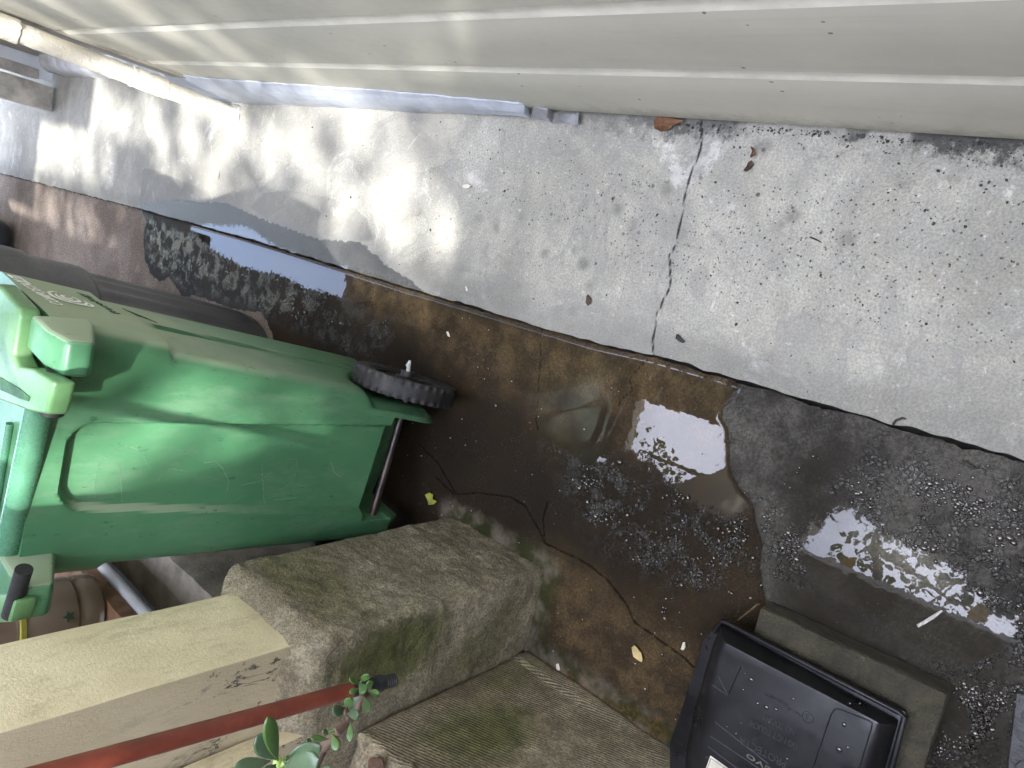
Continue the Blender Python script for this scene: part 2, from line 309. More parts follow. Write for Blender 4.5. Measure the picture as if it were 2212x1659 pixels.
def floor_mat():
    n = NT('floor_concrete'); big = n.noise(2.6, 6, .65, dist=.8); med = n.noise(17, 6, .7); fine = n.noise(190, 3, .75); x = n.sep()
    e1 = n.math('MULTIPLY', n.math('SUBTRACT', n.noise(40, 5), .5), .03)
    dry = n.ramp(n.math('ADD', n.attr('dry'), e1), -.001, .003)
    patch = n.ramp(n.math('ADD', n.attr('patch'), n.math('MULTIPLY', e1, .35)), -.0015, .0015)
    tan = n.ramp(n.math('ADD', n.attr('tan'), n.math('MULTIPLY', n.math('SUBTRACT', big, .5), .25)), -.10, .05)
    damp = n.ramp(n.math('ADD', n.attr('damp'), n.math('MULTIPLY', n.math('SUBTRACT', n.noise(9, 5, .7), .5), .2)), -.06, .03)
    wetc = n.mix(n.ramp(big, .35, .65), (.015, .0092, .0046), (.045, .0275, .0125))
    wetc = n.mix(tan, wetc, n.mix(n.ramp(med, .35, .62), (.062, .040, .018), (.125, .083, .038)))
    wetc = n.mix(n.math('MULTIPLY', damp, .65), wetc, (.011, .008, .005))
    wetc = n.mix(n.math('MULTIPLY', n.ramp(med, .42, .60), .5), n.mix(.45, wetc, (.022, .018, .012)), wetc)
    dryc = n.mix(n.ramp(big, .35, .65), (.225, .180, .145), (.36, .30, .25))
    dryc = n.mix(n.math('MULTIPLY', n.ramp(med, .55, .70), .4), dryc, (.46, .42, .37))
    patc = n.mix(n.ramp(n.noise(5, 6, .7), .38, .62), (.036, .033, .028), (.115, .108, .092))
    patc = n.mix(n.math('MULTIPLY', n.ramp(n.attr('pdamp'), -.03, .05), .75), patc, (.020, .016, .010))
    c = n.mix(dry, wetc, dryc); c = n.mix(patch, c, patc)
    c = n.mix(n.math('MULTIPLY', n.ramp(fine, .40, .62), .9), n.mix(.55, c, (.02, .018, .015)), c)
    c = n.mix(n.math('MULTIPLY', n.ramp(n.vor(210), .14, .06), n.ramp(n.noise(12, 3), .45, .6)), c, n.mix(.35, c, (.6, .55, .48)))
    rn = n.ramp(n.math('ADD', n.attr('rust'), n.math('MULTIPLY', n.math('SUBTRACT', n.noise(55, 6, .8), .5), .12)), -.01, .02)
    c = n.mix(n.math('MULTIPLY', rn, n.ramp(n.noise(110, 4, .7), .42, .58)), c, (.23, .082, .025))
    ck = n.math('ADD', n.attr('crack'), n.math('MULTIPLY', n.math('SUBTRACT', n.noise(80, 4), .5), .014))
    ckm = n.ramp(n.math('ADD', n.attr('crack'), n.math('MULTIPLY', n.math('SUBTRACT', n.noise(80, 4), .5), .004)), .0031, .0012); c = n.mix(n.math('MULTIPLY', ckm, .7), c, (.006, .005, .004))
    # crust and moss along the pier foot
    pn = n.math('ADD', n.attr('pier'), n.math('MULTIPLY', n.math('SUBTRACT', n.noise(50, 5, .8), .5), .05))
    c = n.mix(n.math('MULTIPLY', n.ramp(pn, .055, .01), .75), c, n.mix(n.ramp(n.noise(11, 3), .4, .6), (.030, .036, .012), (.15, .13, .10)))
    pool = n.ramp(n.math('ADD', n.attr('pool'), n.math('MULTIPLY', n.math('SUBTRACT', n.noise(62, 7, .8), .48), n.ramp(x[1], 1.0, 1.7, .135, .09))), -.001, .0025)
    bub = n.ramp(n.math('ADD', n.attr('bub'), n.math('MULTIPLY', n.math('SUBTRACT', n.noise(14, 4), .5), .09)), -.05, .02)
    wet = n.math('MULTIPLY', n.math('SUBTRACT', 1, dry), n.ramp(n.attr('far'), .0, .07, 1, .25))
    # beads and foam: cell pattern on the water film
    wob = n.t.nodes.new('ShaderNodeTexNoise'); wob.inputs['Scale'].default_value = 120; n.t.links.new(n.tc, wob.inputs['Vector'])
    vm = n.t.nodes.new('ShaderNodeVectorMath'); vm.operation = 'MULTIPLY_ADD'; n.t.links.new(wob.outputs['Color'], vm.inputs[0]); vm.inputs[1].default_value = (.008, .008, .008); n.t.links.new(n.tc, vm.inputs[2])
    vc = n.t.nodes.new('ShaderNodeTexVoronoi'); vc.feature = 'DISTANCE_TO_EDGE'; vc.inputs['Scale'].default_value = 135; n.t.links.new(vm.outputs[0], vc.inputs['Vector'])
    dome = n.math('SUBTRACT', n.ramp(vc.outputs['Distance'], .0, .16, 1, 0), n.math('MULTIPLY', n.vor(240), .5))
    mask = n.ramp(n.noise(22, 5, .75), .45, .57)
    hb = n.math('MULTIPLY', n.math('MULTIPLY', n.math('MULTIPLY', dome, bub), mask), n.math('SUBTRACT', 1, pool))
    hf = n.math('ADD', fine, n.math('MULTIPLY', n.noise(420, 2), .6)); hf = n.math('SUBTRACT', hf, n.math('MULTIPLY', ckm, 2.5))
    ip = n.math('SUBTRACT', 1, pool)
    b1 = n.bump(hf, n.math('MULTIPLY', n.fmix(bub, .8, .8), ip), .0024)
    b2 = n.bump(n.noise(38, 2), n.math('MULTIPLY', pool, .018), .004, n.bump(hb, n.math('SUBTRACT', 1, pool), .0045, b1))
    rg = n.fmix(wet, .85, n.fmix(n.math('MULTIPLY', bub, mask), .5, .11)); rg = n.fmix(pool, rg, .012)
    n.set(Base_Color=c, Roughness=rg, IOR=n.fmix(pool, n.fmix(n.math('MULTIPLY', bub, mask), 1.12, n.ramp(x[1], 1.0, 1.7, 1.72, 1.30)), n.ramp(x[1], 1.0, 1.7, 1.42, 1.75)), Normal=b2)
    return n.m
WALK = walkway_mat(); FLOOR = floor_mat()
def ys_walk():
    a = list(np.arange(-.9, 1.4, .006)); b = list(np.arange(1.4, 4.8, .02)); c = [4.8, 5.5, 7, 9, 12, 20, 40]; return a + b + c
def edge_n(y): return n3((0, y, 0), 30) * .004 + n3((0, y, 3), 9) * .004
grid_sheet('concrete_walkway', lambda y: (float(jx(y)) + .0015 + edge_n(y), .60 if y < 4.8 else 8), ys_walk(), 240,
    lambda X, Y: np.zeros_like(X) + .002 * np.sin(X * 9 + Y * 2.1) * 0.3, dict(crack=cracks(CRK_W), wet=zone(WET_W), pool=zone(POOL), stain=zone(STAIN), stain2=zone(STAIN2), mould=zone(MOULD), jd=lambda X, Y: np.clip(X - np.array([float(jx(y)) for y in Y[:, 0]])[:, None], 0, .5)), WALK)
PIERB = np.array([(-.66, 1.10), (-.66, .785), (-.86, .785), (-.86, -.6)])
def floor_z(X, Y):
    j = np.array([float(jx(y)) for y in Y[:, 0]])[:, None]; d = j - X
    s = np.clip(sdf(X, Y, PATCH) / .004, -1, 1) * .0035
    return -.006 + s - .006 * np.exp(-d / .006) - np.clip((d - .05), 0, 1) * 0
ysf = list(np.arange(-.9, 1.5, .006)) + list(np.arange(1.5, 4.8, .02)) + [4.8, 5.5, 7, 9, 12, 20, 40]
fl = grid_sheet('concrete_floor', lambda y: (-1.55 if y < 4.8 else -12, float(jx(y)) - .0015 - abs(edge_n(y * 1.7)) * 1.3 - (.0035 * max(0, min(1, (.9 - y) / .4)) * max(0, .6 + 1.6 * n3((3, y, 0), 14)))), ysf, 300, floor_z,
    dict(crack=cracks(CRK_F), dry=zone(DRY_F), pool=zone(POOL), patch=zone(PATCH), tan=zone(TAN), bub=zone(BUB), damp=zone(DMP), rust=zone(RUST),
         pdamp=zone([gpoly([(1640, 1230), (1700, 1000), (1790, 980), (1800, 1060), (1900, 1200), (2160, 1350), (2212, 1420), (2212, 1700), (1700, 1700)])]),
         pier=lambda X, Y: seg_dist(X, Y, PIERB), far=lambda X, Y: np.clip(-.55 - X, 0, 1) * (Y < 1.2)), FLOOR)
bm = bmesh.new(); prism(bm, [(-60, -60, -.06), (60, -60, -.06), (60, 60, -.06), (-60, 60, -.06)], (0, 0, -.2))
kind(obj('ground', bm, simple('wet_earth', (.03, .026, .02), .9), smooth=False))
# ---------------------------------------------------------------- house wall on the right
PAINT = NT('siding_paint'); _n = PAINT
_c = _n.mix(_n.ramp(_n.noise(1.6, 5), .35, .65), (.51, .485, .395), (.59, .56, .455))
_c = _n.mix(_n.math('MULTIPLY', _n.ramp(_n.noise(9, 6, .75, stretch=(1, .12, 3)), .52, .72), .25), _c, (.36, .34, .29))
_c = _n.mix(_n.math('MULTIPLY', _n.ramp(_n.vor(22), .085, .06), _n.ramp(_n.noise(3, 3), .47, .54)), _c, (.16, .145, .13))
_c = _n.mix(_n.math('MULTIPLY', _n.ramp(_n.noise(60, 5, .8), .70, .74), .7), _c, (.62, .60, .55))
_s = _n.sep(); _n.set(Base_Color=_n.mix(_n.math('MULTIPLY', _n.ramp(_n.math('ADD', _s[2], _n.math('MULTIPLY', _n.noise(22, 6, .8), .14)), .165, .075), .60), _c, (.14, .125, .10)),
    Roughness=_n.ramp(_n.noise(40, 3), .2, .8, .36, .5), Normal=_n.bump(_n.math('ADD', _n.noise(60, 4, .6, stretch=(1, .06, 1)), _n.math('MULTIPLY', _n.noise(300, 2), .4)), .22, .0012))
LIP_LIT = simple('siding_lip_skylit', (.80, .76, .64), .45, .10, 14, .35, 200, .001, dirt=(.46, .43, .36), dirt_amt=.3)  # paler than the siding: sky light on upward bevels put in the colour
YS0, YS1 = -1.4, 2.47
hw = thing('house_wall', 'cream painted horizontal board siding of the house above the pale walkway', 'wall', (.4, .5, 0))
prof = []; z = .032
kx = 0.33
lips = []
prof.append((kx + .012, z - .002)); prof.append((kx, z))
zt = [.263, .500, .737, .974, 1.211, 1.448, 1.685, 1.922, 2.159, 2.396, 2.633]
for k in zt:
    prof += [(kx + .0015, k - .11), (kx + .001, k - .0045), (kx + .0025, k)]
    prof += [(kx + .008, k + .026), (kx + .0125, k + .036), (kx + .0125, k + .0375), (kx, k + .0375)]
prof += [(kx, 2.72), (.5, 2.72), (.5, z - .002)]
bm = bmesh.new(); ysn = [YS0 + (YS1 - YS0) * i / 60 for i in range(61)]
rows = [[bm.verts.new((x + .0012 * n3((x, y, zz), 2.2), y, zz + .0010 * n3((zz, y, x), 3))) for x, zz in prof] for y in ysn]
for a, b in zip(rows, rows[1:]):
    for i in range(len(prof)): bm.faces.new((a[i], a[(i + 1) % len(prof)], b[(i + 1) % len(prof)], b[i]))
bm.faces.new(rows[0]); bm.faces.new(rows[-1][::-1])
sd = obj('siding', bm, PAINT.m)
bm = bmesh.new(); 
for k in zt[:3]:
    pr = [(kx + .0023, k + .0005), (kx + .0078, k + .0262), (kx + .0118, k + .0355), (kx + .0135, k + .0365), (kx + .012, k + .001)]
    prism(bm, [(x - .0012, YS0 + .01, zz) for x, zz in pr], (0, YS1 - YS0 - .012, 0))
lp = obj('bevelled_lip', bm, LIP_LIT, smooth=False)
SHADE_TRIM = simple('shade_tone_paint', (.33, .30, .25), .55, .15, 8, .3, 100)  # grey-brown shade put into the colour
bm = bmesh.new(); prism(bm, [(kx - .006, YS1 + .001, .03), (kx - .006, YS1 + .085, .03), (.52, YS1 + .085, .03), (.52, YS1 + .001, .03)], (0, 0, 2.69)); bevel(bm, .004)
ct = obj('shadow_band_board', bm, SHADE_TRIM)  # dark board stands in for the shadow band beside the pipe
put(hw, sd, lp, ct)
# set-back wall beyond the corner
bw = thing('back_wall', 'shaded wall set back beyond the shadow-toned corner board, on a rounded pale plinth', 'wall', (.6, 4, 0))
bm = bmesh.new(); prism(bm, [(.415, YS1 + .09, .08), (.415, 9, .08), (.6, 9, .08), (.6, YS1 + .09, .08)], (0, 0, 2.6)); w1 = obj('wall', bm, SHADE_TRIM, smooth=False)
bm = bmesh.new()
rbox(bm, (.12, 1.50, .15), .045, .02, lambda p: Vector((.410 + p.x + .004 * n3(p, 20), 3.32 + p.y, .028 + p.z + .004 * n3(p, 14, 2))))
w2 = obj('plinth', bm, simple('plinth_render', (.5, .5, .49), .8, .3, 12, .6, 90, .002, dirt=(.2, .2, .19))); put(bw, w1, w2)
# grey flashing membrane hanging under the siding
FL = NT('flashing'); _n = FL
_n.set(Base_Color=_n.mix(_n.ramp(_n.noise(14, 5), .3, .7), (.36, .38, .42), (.52, .55, .60)), Roughness=.42,
    Normal=_n.bump(_n.math('ADD', _n.math('MULTIPLY', _n.noise(20, 3, stretch=(1, .2, 3)), 2), _n.noise(600, 2)), .4, .002))
def strip(name, px_top, px_bot, x_top, zb, mat, th=.003):
    bm = bmesh.new(); g = []
    n = len(px_top)
    for i in range(n):
        a = gx(*px_top[i], x_top); b = gz(*px_bot[i], zb)
        row = []
        for j in range(7):
            t = j / 6; p = a.lerp(b, t); p += Vector((-.007 * math.sin(math.pi * t) + .0025 * n3(p, 26) - (.004 if j in (2, 4) else 0), 0, .0012 * n3(p, 60)))
            row.append(bm.verts.new(p))
        g.append(row)
    for a, b in zip(g, g[1:]):
        for j in range(6): bm.faces.new((a[j], a[j + 1], b[j + 1], b[j]))
    r = bmesh.ops.extrude_face_region(bm, geom=list(bm.faces)); vs = [v for v in r['geom'] if isinstance(v, bmesh.types.BMVert)]
    bmesh.ops.translate(bm, verts=vs, vec=(.004, 0, 0)); return obj(name, bm, mat)
def lerp_px(L, n):
    L = [np.array(p, float) for p in L]; s = [0]
    for a, b in zip(L, L[1:]): s.append(s[-1] + np.hypot(*(b - a)))
    q = np.linspace(0, s[-1], n); A = np.array(L)
    return [(float(np.interp(t, s, A[:, 0])), float(np.interp(t, s, A[:, 1]))) for t in q]
fl1 = strip('flashing_strip', lerp_px([(352, 160), (439, 170), (890, 203), (1130, 226), (1143, 238)], 60), lerp_px([(395, 198), (500, 222), (800, 236), (900, 243), (1148, 250)], 60), .327, .004, FL.m)
tag(fl1, 'blue-grey woven flashing strip peeking out under the lowest siding board', 'flashing')
fl2 = strip('torn_flashing', lerp_px([(1150, 234), (1185, 237), (1197, 249), (1222, 247), (1245, 250), (1250, 247)], 14), lerp_px([(1150, 251), (1185, 256), (1200, 262), (1222, 259), (1240, 266), (1252, 262)], 14), .326, .004, simple('torn_felt', (.22, .22, .22), .7, .4, 30))
tag(fl2, 'torn pale end of the flashing with ragged points under the siding', 'flashing')
# ---------------------------------------------------------------- drain pipe
PIPE = NT('pipe_paint'); _n = PIPE
_n.set(Base_Color=_n.mix(_n.math('MULTIPLY', _n.ramp(_n.noise(40, 6, .8), .62, .68), .8), _n.mix(_n.ramp(_n.noise(8, 4), .3, .7), (.60, .55, .44), (.76, .72, .62)), (.22, .22, .23)),
    Roughness=.42, Normal=_n.bump(_n.math('ADD', _n.noise(75, 4, .7), _n.math('MULTIPLY', _n.noise(230, 3), .5)), .8, .005))
p0 = gx(484, 243, .252); p0.z = -.01; p1 = Vector((.292, 2.435, .70)); dr = (p1 - p0).normalized(); p2 = p0 + dr * 2.7
def pz(t): return p0.lerp(p1, t)
dp = thing('drain_pipe', 'thickly painted cream drain pipe running down the house corner into the walkway', 'pipe', tuple(p0))
def rough_tube(name, a, b, r, mat, rag0=0, rag1=0, n=40, m=80, amp=.0016):
    bm = bmesh.new(); t = (b - a).normalized(); u = t.orthogonal().normalized(); s = t.cross(u); rings = []
    L = (b - a).length
    for i in range(m + 1):
        row = []
        for k in range(n):
            an = 2 * math.pi * k / n; d = u * math.cos(an) + s * math.sin(an)
            f = i / m; off = 0
            if i == 0: off = rag0 * n3(d, 3, 1)
            if i == m: off = rag1 * n3(d, 3, 2)
            p = a + t * (L * f + off); rr = r + amp * n3(p, 70) + amp * .7 * n3(p, 25)
            row.append(bm.verts.new(p + d * rr))
        rings.append(row)
    for A, B in zip(rings, rings[1:]):
        for k in range(n): bm.faces.new((A[k], A[(k + 1) % n], B[(k + 1) % n], B[k]))
    for row, rev in ((rings[0], 1), (rings[-1], 0)):
        bm.faces.new(row[::-1] if rev else row)
    return obj(name, bm, mat)
pp = [rough_tube('pipe_run', p0, p2, .0275, PIPE.m, m=260), rough_tube('coupling', pz(.345), pz(.49), .0305, PIPE.m, .003, .003, m=20),
      rough_tube('collar', pz(.905), pz(1.20), .032, PIPE.m, .006, .006, m=30)]
bm = bmesh.new(); rbox(bm, (.075, .075, .03), .014, .008, lambda p: Vector((p0.x + p.x + .004 * n3(p, 60), p0.y + p.y + .004 * n3(p, 50, 3), .001 + p.z * (1 + .5 * n3(p, 30)))))
pp.append(obj('mortar_ring', bm, simple('mortar', (.40, .39, .36), .9, .4, 40, .9, 200, .003))); put(dp, *pp)
# ---------------------------------------------------------------- fence post and board at the far end
GREYP = simple('weathered_paint', (.48, .46, .41), .7, .28, 18, .6, 120, .002, dirt=(.2, .19, .17), dirt_amt=.5)
b0 = gz(122, 212, 0)
fp = thing('fence_post', 'grey weathered timber post standing on the walkway beside the white board', 'post', tuple(b0))
bm = bmesh.new()
rbox(bm, (.115, .09, 1.9), .012, .02, lambda p: Vector((b0.x - .012 + p.x + (p.z + .95) * .016, b0.y + .035 + p.y, .012 + .95 + p.z)) + Vector((0, 0, .010 * n3(p, 30) if p.z < -.9 else 0)))
q1 = obj('post', bm, GREYP)
bm = bmesh.new(); rbox(bm, (.05, .035, 1.86), .006, .03, lambda p: Vector((b0.x + .085 + p.x + (p.z + .95) * .018, b0.y + .05 + p.y, .05 + .95 + p.z)))
q2 = obj('batten', bm, GREYP); put(fp, q1, q2)
e0 = gz(121, 160, 0)
bm = bmesh.new(); prism(bm, [(.315, e0.y, .012), (.41, e0.y, .012), (.41, e0.y + .03, .012), (.315, e0.y + .03, .012)], (.02, 0, 1.9)); bevel(bm, .002, 1)
tag(obj('gate_board', bm, simple('white_board_paint', (.70, .74, .80), .45, .08, 10)), 'flat bluish white board standing between the pipe and the grey post', 'board')
# ---------------------------------------------------------------- far dark cart behind the black can
f0 = gz(38, 520, 0)
fc = thing('dark_cart', 'dark slate wheelie bin at the left edge behind the black can', 'bin', (-.62, f0.y + .25, 0))
DK = simple('slate_plastic', (.030, .036, .043), .5, .2, 8, .2, 150)
bm = bmesh.new(); rbox(bm, (.50, .52, .92), .05, .03, lambda p: Vector((-.655 + p.x * (1 + .12 * p.z) + .10 * (p.z + .46), f0.y + .26 + p.y * (1 + .12 * p.z), .475 + p.z))); a1 = obj('bin_body', bm, DK)
bm = bmesh.new(); rbox(bm, (.58, .60, .06), .02, .03, lambda p: Vector((-.56 + p.x, f0.y + .26 + p.y, .97 + p.z + .02 * (1 - (p.x / .29) ** 2)))); a2 = obj('lid', bm, DK); put(fc, a1, a2)
# ---------------------------------------------------------------- black ribbed trash can
CAN = simple('black_can_plastic', (.074, .074, .079), .48, .22, 7, .25, 170, .0008, dirt=(.11, .105, .10), dirt_amt=.45)
cb = Vector((-.600, 2.145, 0)); ct_ = Vector((-.525, 2.155, .86))
tcn = thing('trash_can', 'round black plastic trash can with ribbed sides behind the green cart', 'bin', tuple(cb))
def lathe(name, prof, mat, axis0, axis1, n=96, rib=None, parent=None, cap=True):
    bm = bmesh.new(); t = (axis1 - axis0).normalized(); u = t.orthogonal().normalized(); s = t.cross(u); L = (axis1 - axis0).length; rings = []
    for (r, h) in prof:
        row = []
        for k in range(n):
            a = 2 * math.pi * k / n; rr = r + (rib(r, h, a) if rib else 0)
            row.append(bm.verts.new(axis0 + t * h + (u * math.cos(a) + s * math.sin(a)) * rr))
        rings.append(row)
    for A, B in zip(rings, rings[1:]):
        for k in range(n): bm.faces.new((A[k], A[(k + 1) % n], B[(k + 1) % n], B[k]))
    if cap: bm.faces.new(rings[0][::-1]); bm.faces.new(rings[-1])
    return obj(name, bm, mat, parent)
def rib(r, h, a):
    if .035 < h < .52: return .0045 * max(-.6, math.cos(a * 30)) * min(1, (h - .035) / .02) * min(1, (.52 - h) / .03)
    return 0
pf = [(.205, 0), (.215, .006), (.218, .03), (.222, .05)] + [(.222 + (.250 - .222) * i / 24, .05 + i * .0195) for i in range(1, 25)] + [(.252, .525), (.262, .533), (.265, .545), (.267, .62), (.268, .665), (.275, .680), (.277, .70), (.280, .80), (.2845, .812), (.2845, .86), (.278, .866), (.272, .862), (.270, .80)]
c1 = lathe('can_body', pf, CAN, cb, ct_, n=240, rib=rib)
bm = bmesh.new()
for (r_, h_) in ((.283, .835),):
    tt = (ct_ - cb).normalized(); u_ = tt.orthogonal().normalized(); s_ = tt.cross(u_)
    pts = [cb + tt * h_ + (u_ * math.cos(a) + s_ * math.sin(a)) * r_ for a in [2 * math.pi * k / 80 for k in range(81)]]
    tube(bm, pts, .009, 8)
c2 = obj('rim', bm, CAN); put(tcn, c1, c2)
# ---------------------------------------------------------------- green cart
GB = NT('green_cart_plastic'); _n = GB; _s = _n.sep()
_g = _n.mix(_n.ramp(_n.noise(3.5, 5), .3, .7), (.054, .162, .076), (.076, .212, .100))
_g = _n.mix(_n.math('MULTIPLY', _n.ramp(_n.noise(9, 6, .75, stretch=(1, 1, .35)), .46, .66), .42), _g, (.17, .27, .17))
_geo = _n.t.nodes.new('ShaderNodeNewGeometry'); _sn = _n.t.nodes.new('ShaderNodeSeparateXYZ'); _n.t.links.new(_geo.outputs['True Normal'], _sn.inputs[0])
_side = _n.ramp(_sn.outputs[0], .55, .85)
_dust = _n.math('MULTIPLY', _side, _n.ramp(_n.math('ADD', _s[2], _n.math('MULTIPLY', _n.noise(6, 5), .5)), .60, 1.05))
_g = _n.mix(_n.math('MULTIPLY', _dust, .72), _g, (.40, .46, .32))
_g = _n.mix(_n.math('MULTIPLY', _n.ramp(_n.noise(55, 5, .8, stretch=(1, 1, .4)), .61, .70), .7), _g, (.022, .055, .03))
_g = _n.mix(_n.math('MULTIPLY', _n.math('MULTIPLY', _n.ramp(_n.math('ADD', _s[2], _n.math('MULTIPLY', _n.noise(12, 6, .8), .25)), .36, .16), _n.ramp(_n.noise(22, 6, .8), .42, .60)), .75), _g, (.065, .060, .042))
_n.set(Base_Color=_g, Roughness=_n.fmix(_dust, .38, .7), Normal=_n.bump(_n.math('ADD', _n.noise(260, 2), _n.math('MULTIPLY', _n.noise(700, 2), .6)), .16, .0008))
GL = simple('green_lid_plastic', (.115, .25, .10), .36, .22, 10, .2, 260, .0008, dirt=(.25, .33, .18), dirt_amt=.5)
GH = simple('green_handle_plastic', (.07, .20, .115), .30, .2, 14, .35, 240, .001)
BLK = simple('black_rubber', (.014, .0135, .014), .65, .35, 30, .5, 200, .001, dirt=(.06, .057, .054), dirt_amt=.45)
YAW = -.10; U = Vector((math.cos(YAW), math.sin(YAW), 0)); Wd = Vector((-math.sin(YAW), math.cos(YAW), 0)); R0 = Vector((-.386, 1.15, 0))
def Lw(u, v, z): return R0 + U * u + Wd * v + Vector((0, 0, z))
def toL(p): d = Vector(p) - R0; return d.dot(U), d.dot(Wd), p[2]
def ur(z): return .006 + .150 * (z - .13)
def ul(z): return -.366 + .045 * (z - .07)
def vr(z): return .08 * (z - .13)
def sst(x): x = max(0., min(1., x)); return x * x * (3 - 2 * x)
def zband(v): return .700 if v < .205 else (.700 + (v - .205) / .085 * .032 if v < .29 else .732)
ZT = .886
def cart_body():
    bm = bmesh.new(); rings = []; zs = [.045 + (ZT - .045) * i / 150 for i in range(151)]
    NR, NS, NF, NL = 110, 64, 12, 26
    for z in zs:
        L_, R_, B_, F_ = ul(z), ur(z), vr(z), .362
        if z < .075: k = (.075 - z) * .35; L_ += k; R_ -= k; B_ += k; F_ -= k
        pts = [(L_ + (R_ - L_) * i / NR, B_, 0) for i in range(NR)] + [(R_, B_ + (F_ - B_) * i / NS, 1) for i in range(NS)] + [(R_ + (L_ - R_) * i / NF, F_, 2) for i in range(NF)] + [(L_, F_ + (B_ - F_) * i / NL, 3) for i in range(NL)]
        row = []
        for (u, v, side) in pts:
            r = .042 if v < .15 else .03
            iu = max(L_ + r, min(R_ - r, u)); iv = max(B_ + r, min(F_ - r, v)); d = Vector((u - iu, v - iv)); 
            if d.length > 1e-9: d = d.normalized() * r
            # near-corner weights tell which face a point belongs to
            uu, vv = iu + d.x, iv + d.y; nx, ny = (d.x / r, d.y / r) if d.length > 1e-9 else (0, 0)
            if side == 0 and z < ZT:
                uR = -.035 - .012 * (.82 - z) / .63; uL = -.206 - .076 * (.824 - z) / .64
                s = min(uR - u, u - uL, .848 - z)
                if uR - u < .05 and .848 - z < .05: s = .05 - math.hypot(.05 - (uR - u), .05 - (.848 - z))
                if u - uL < .05 and .848 - z < .05: s = .05 - math.hypot(.05 - (u - uL), .05 - (.848 - z))
                vv += .020 * sst(s / .013)
                if -.296 < u < -.030:
                    c_ = sst((.190 - z) / .006) * sst((u + .296) / .006) * sst((-.030 - u) / .006); vv += .085 * c_
            if side in (0, 1, 2) and nx > .3:
                o = .011 * sst((z - zband(vv)) / .007) * nx
                uu += o
                if vv > .12:
                    g_ = sst((.016 - abs(vv - .215)) / .006) * sst((.690 - z - (vv - .2) * .4) / .03); uu -= .010 * g_
                dd = math.hypot(vv - .055, z - .127); uu -= .016 * sst((.150 - dd) / .03)
            if side in (0, 3) and nx < -.3:
                uu += nx * .013 * sst((z - .748) / .007)
            zz = z + .060 * max(0, -uu / .366) * max(0, 1 - (z - .045) / .22)
            row.append(bm.verts.new(Lw(uu, vv, zz)))
        rings.append(row)
    n = len(rings[0])
    for A, B in zip(rings, rings[1:]):
        for k in range(n): bm.faces.new((A[k], A[(k + 1) % n], B[(k + 1) % n], B[k]))
    bm.faces.new(rings[0][::-1]); bm.faces.new(rings[-1]); return obj('bin_body', bm, GB.m)
gc = thing('green_cart', 'green wheeled compost cart with a black wheel standing beside the concrete pier', 'bin', tuple(Lw(-.18, .18, 0)))
parts = [cart_body()]
def mount(us, prof, name='handle_mount', mat=GB.m, th=.056):
    bm = bmesh.new(); prism(bm, [Lw(us, v, z) for v, z in prof], U * th); bevel(bm, .009, 3); return obj(name, bm, mat)
PR = [(.09, .912), (.02, .912), (-.030, .900), (-.034, .868), (-.028, .862), (.06, .832), (.09, .828)]
parts.append(mount(ur(.88) - .043, PR)); parts.append(mount(ul(.88) - .012, PR, th=.06))
# handle bar
ha = gz(84, 880, .895); hb = gz(8, 1235, .895); hb2 = gz(-6, 1290, .895)
bm = bmesh.new(); tube(bm, [ha + (ha - hb).normalized() * .02, ha, hb, hb2], .0195, 28); parts.append(obj('handle_bar', bm, GH))
bm = bmesh.new(); tube(bm, [gz(128, 800, .895), gz(112, 893, .895)], .0165, 20); parts.append(obj('hinge_pin', bm, BLK))
bm = bmesh.new(); tube(bm, [gz(52, 1230, .912), gz(22, 1328, .912)], .0125, 20); parts.append(obj('hinge_pin', bm, BLK))
bm = bmesh.new(); tube(bm, [gz(22, 915, .89), gz(-22, 1180, .89)], .0065, 14); parts.append(obj('hinge_rod', bm, GH))
# lid
def lid_z(px, py): return gz(px, py, .925)
bm = bmesh.new(); LP = [(-8, 612), (40, 664), (42, 684), (26, 766), (38, 792), (70, 797), (116, 825), (99, 896), (60, 888), (20, 872), (-140, 812), (-260, 640)]
prism(bm, [lid_z(*p) for p in LP], (0, 0, -.030)); bevel(bm, .007, 3); ld = obj('lid', bm, GL)
bm = bmesh.new(); SL = [(-140, 770), (0, 815), (40, 838), (64, 858), (60, 867), (40, 860), (0, 842), (-140, 800)]
prism(bm, [gz(*p, .9262) for p in SL], (0, 0, -.004)); sl = obj('arm_slot', bm, simple('slot_shadow_green', (.03, .10, .035), .6), smooth=False)
bm = bmesh.new(); prism(bm, [gz(*p, .918) for p in [(-80, 1280), (22, 1285), (34, 1300), (22, 1345), (-80, 1350)]], (0, 0, -.03)); bevel(bm, .006, 2); la = obj('lid_arm', bm, GL)
parts += [ld, la]
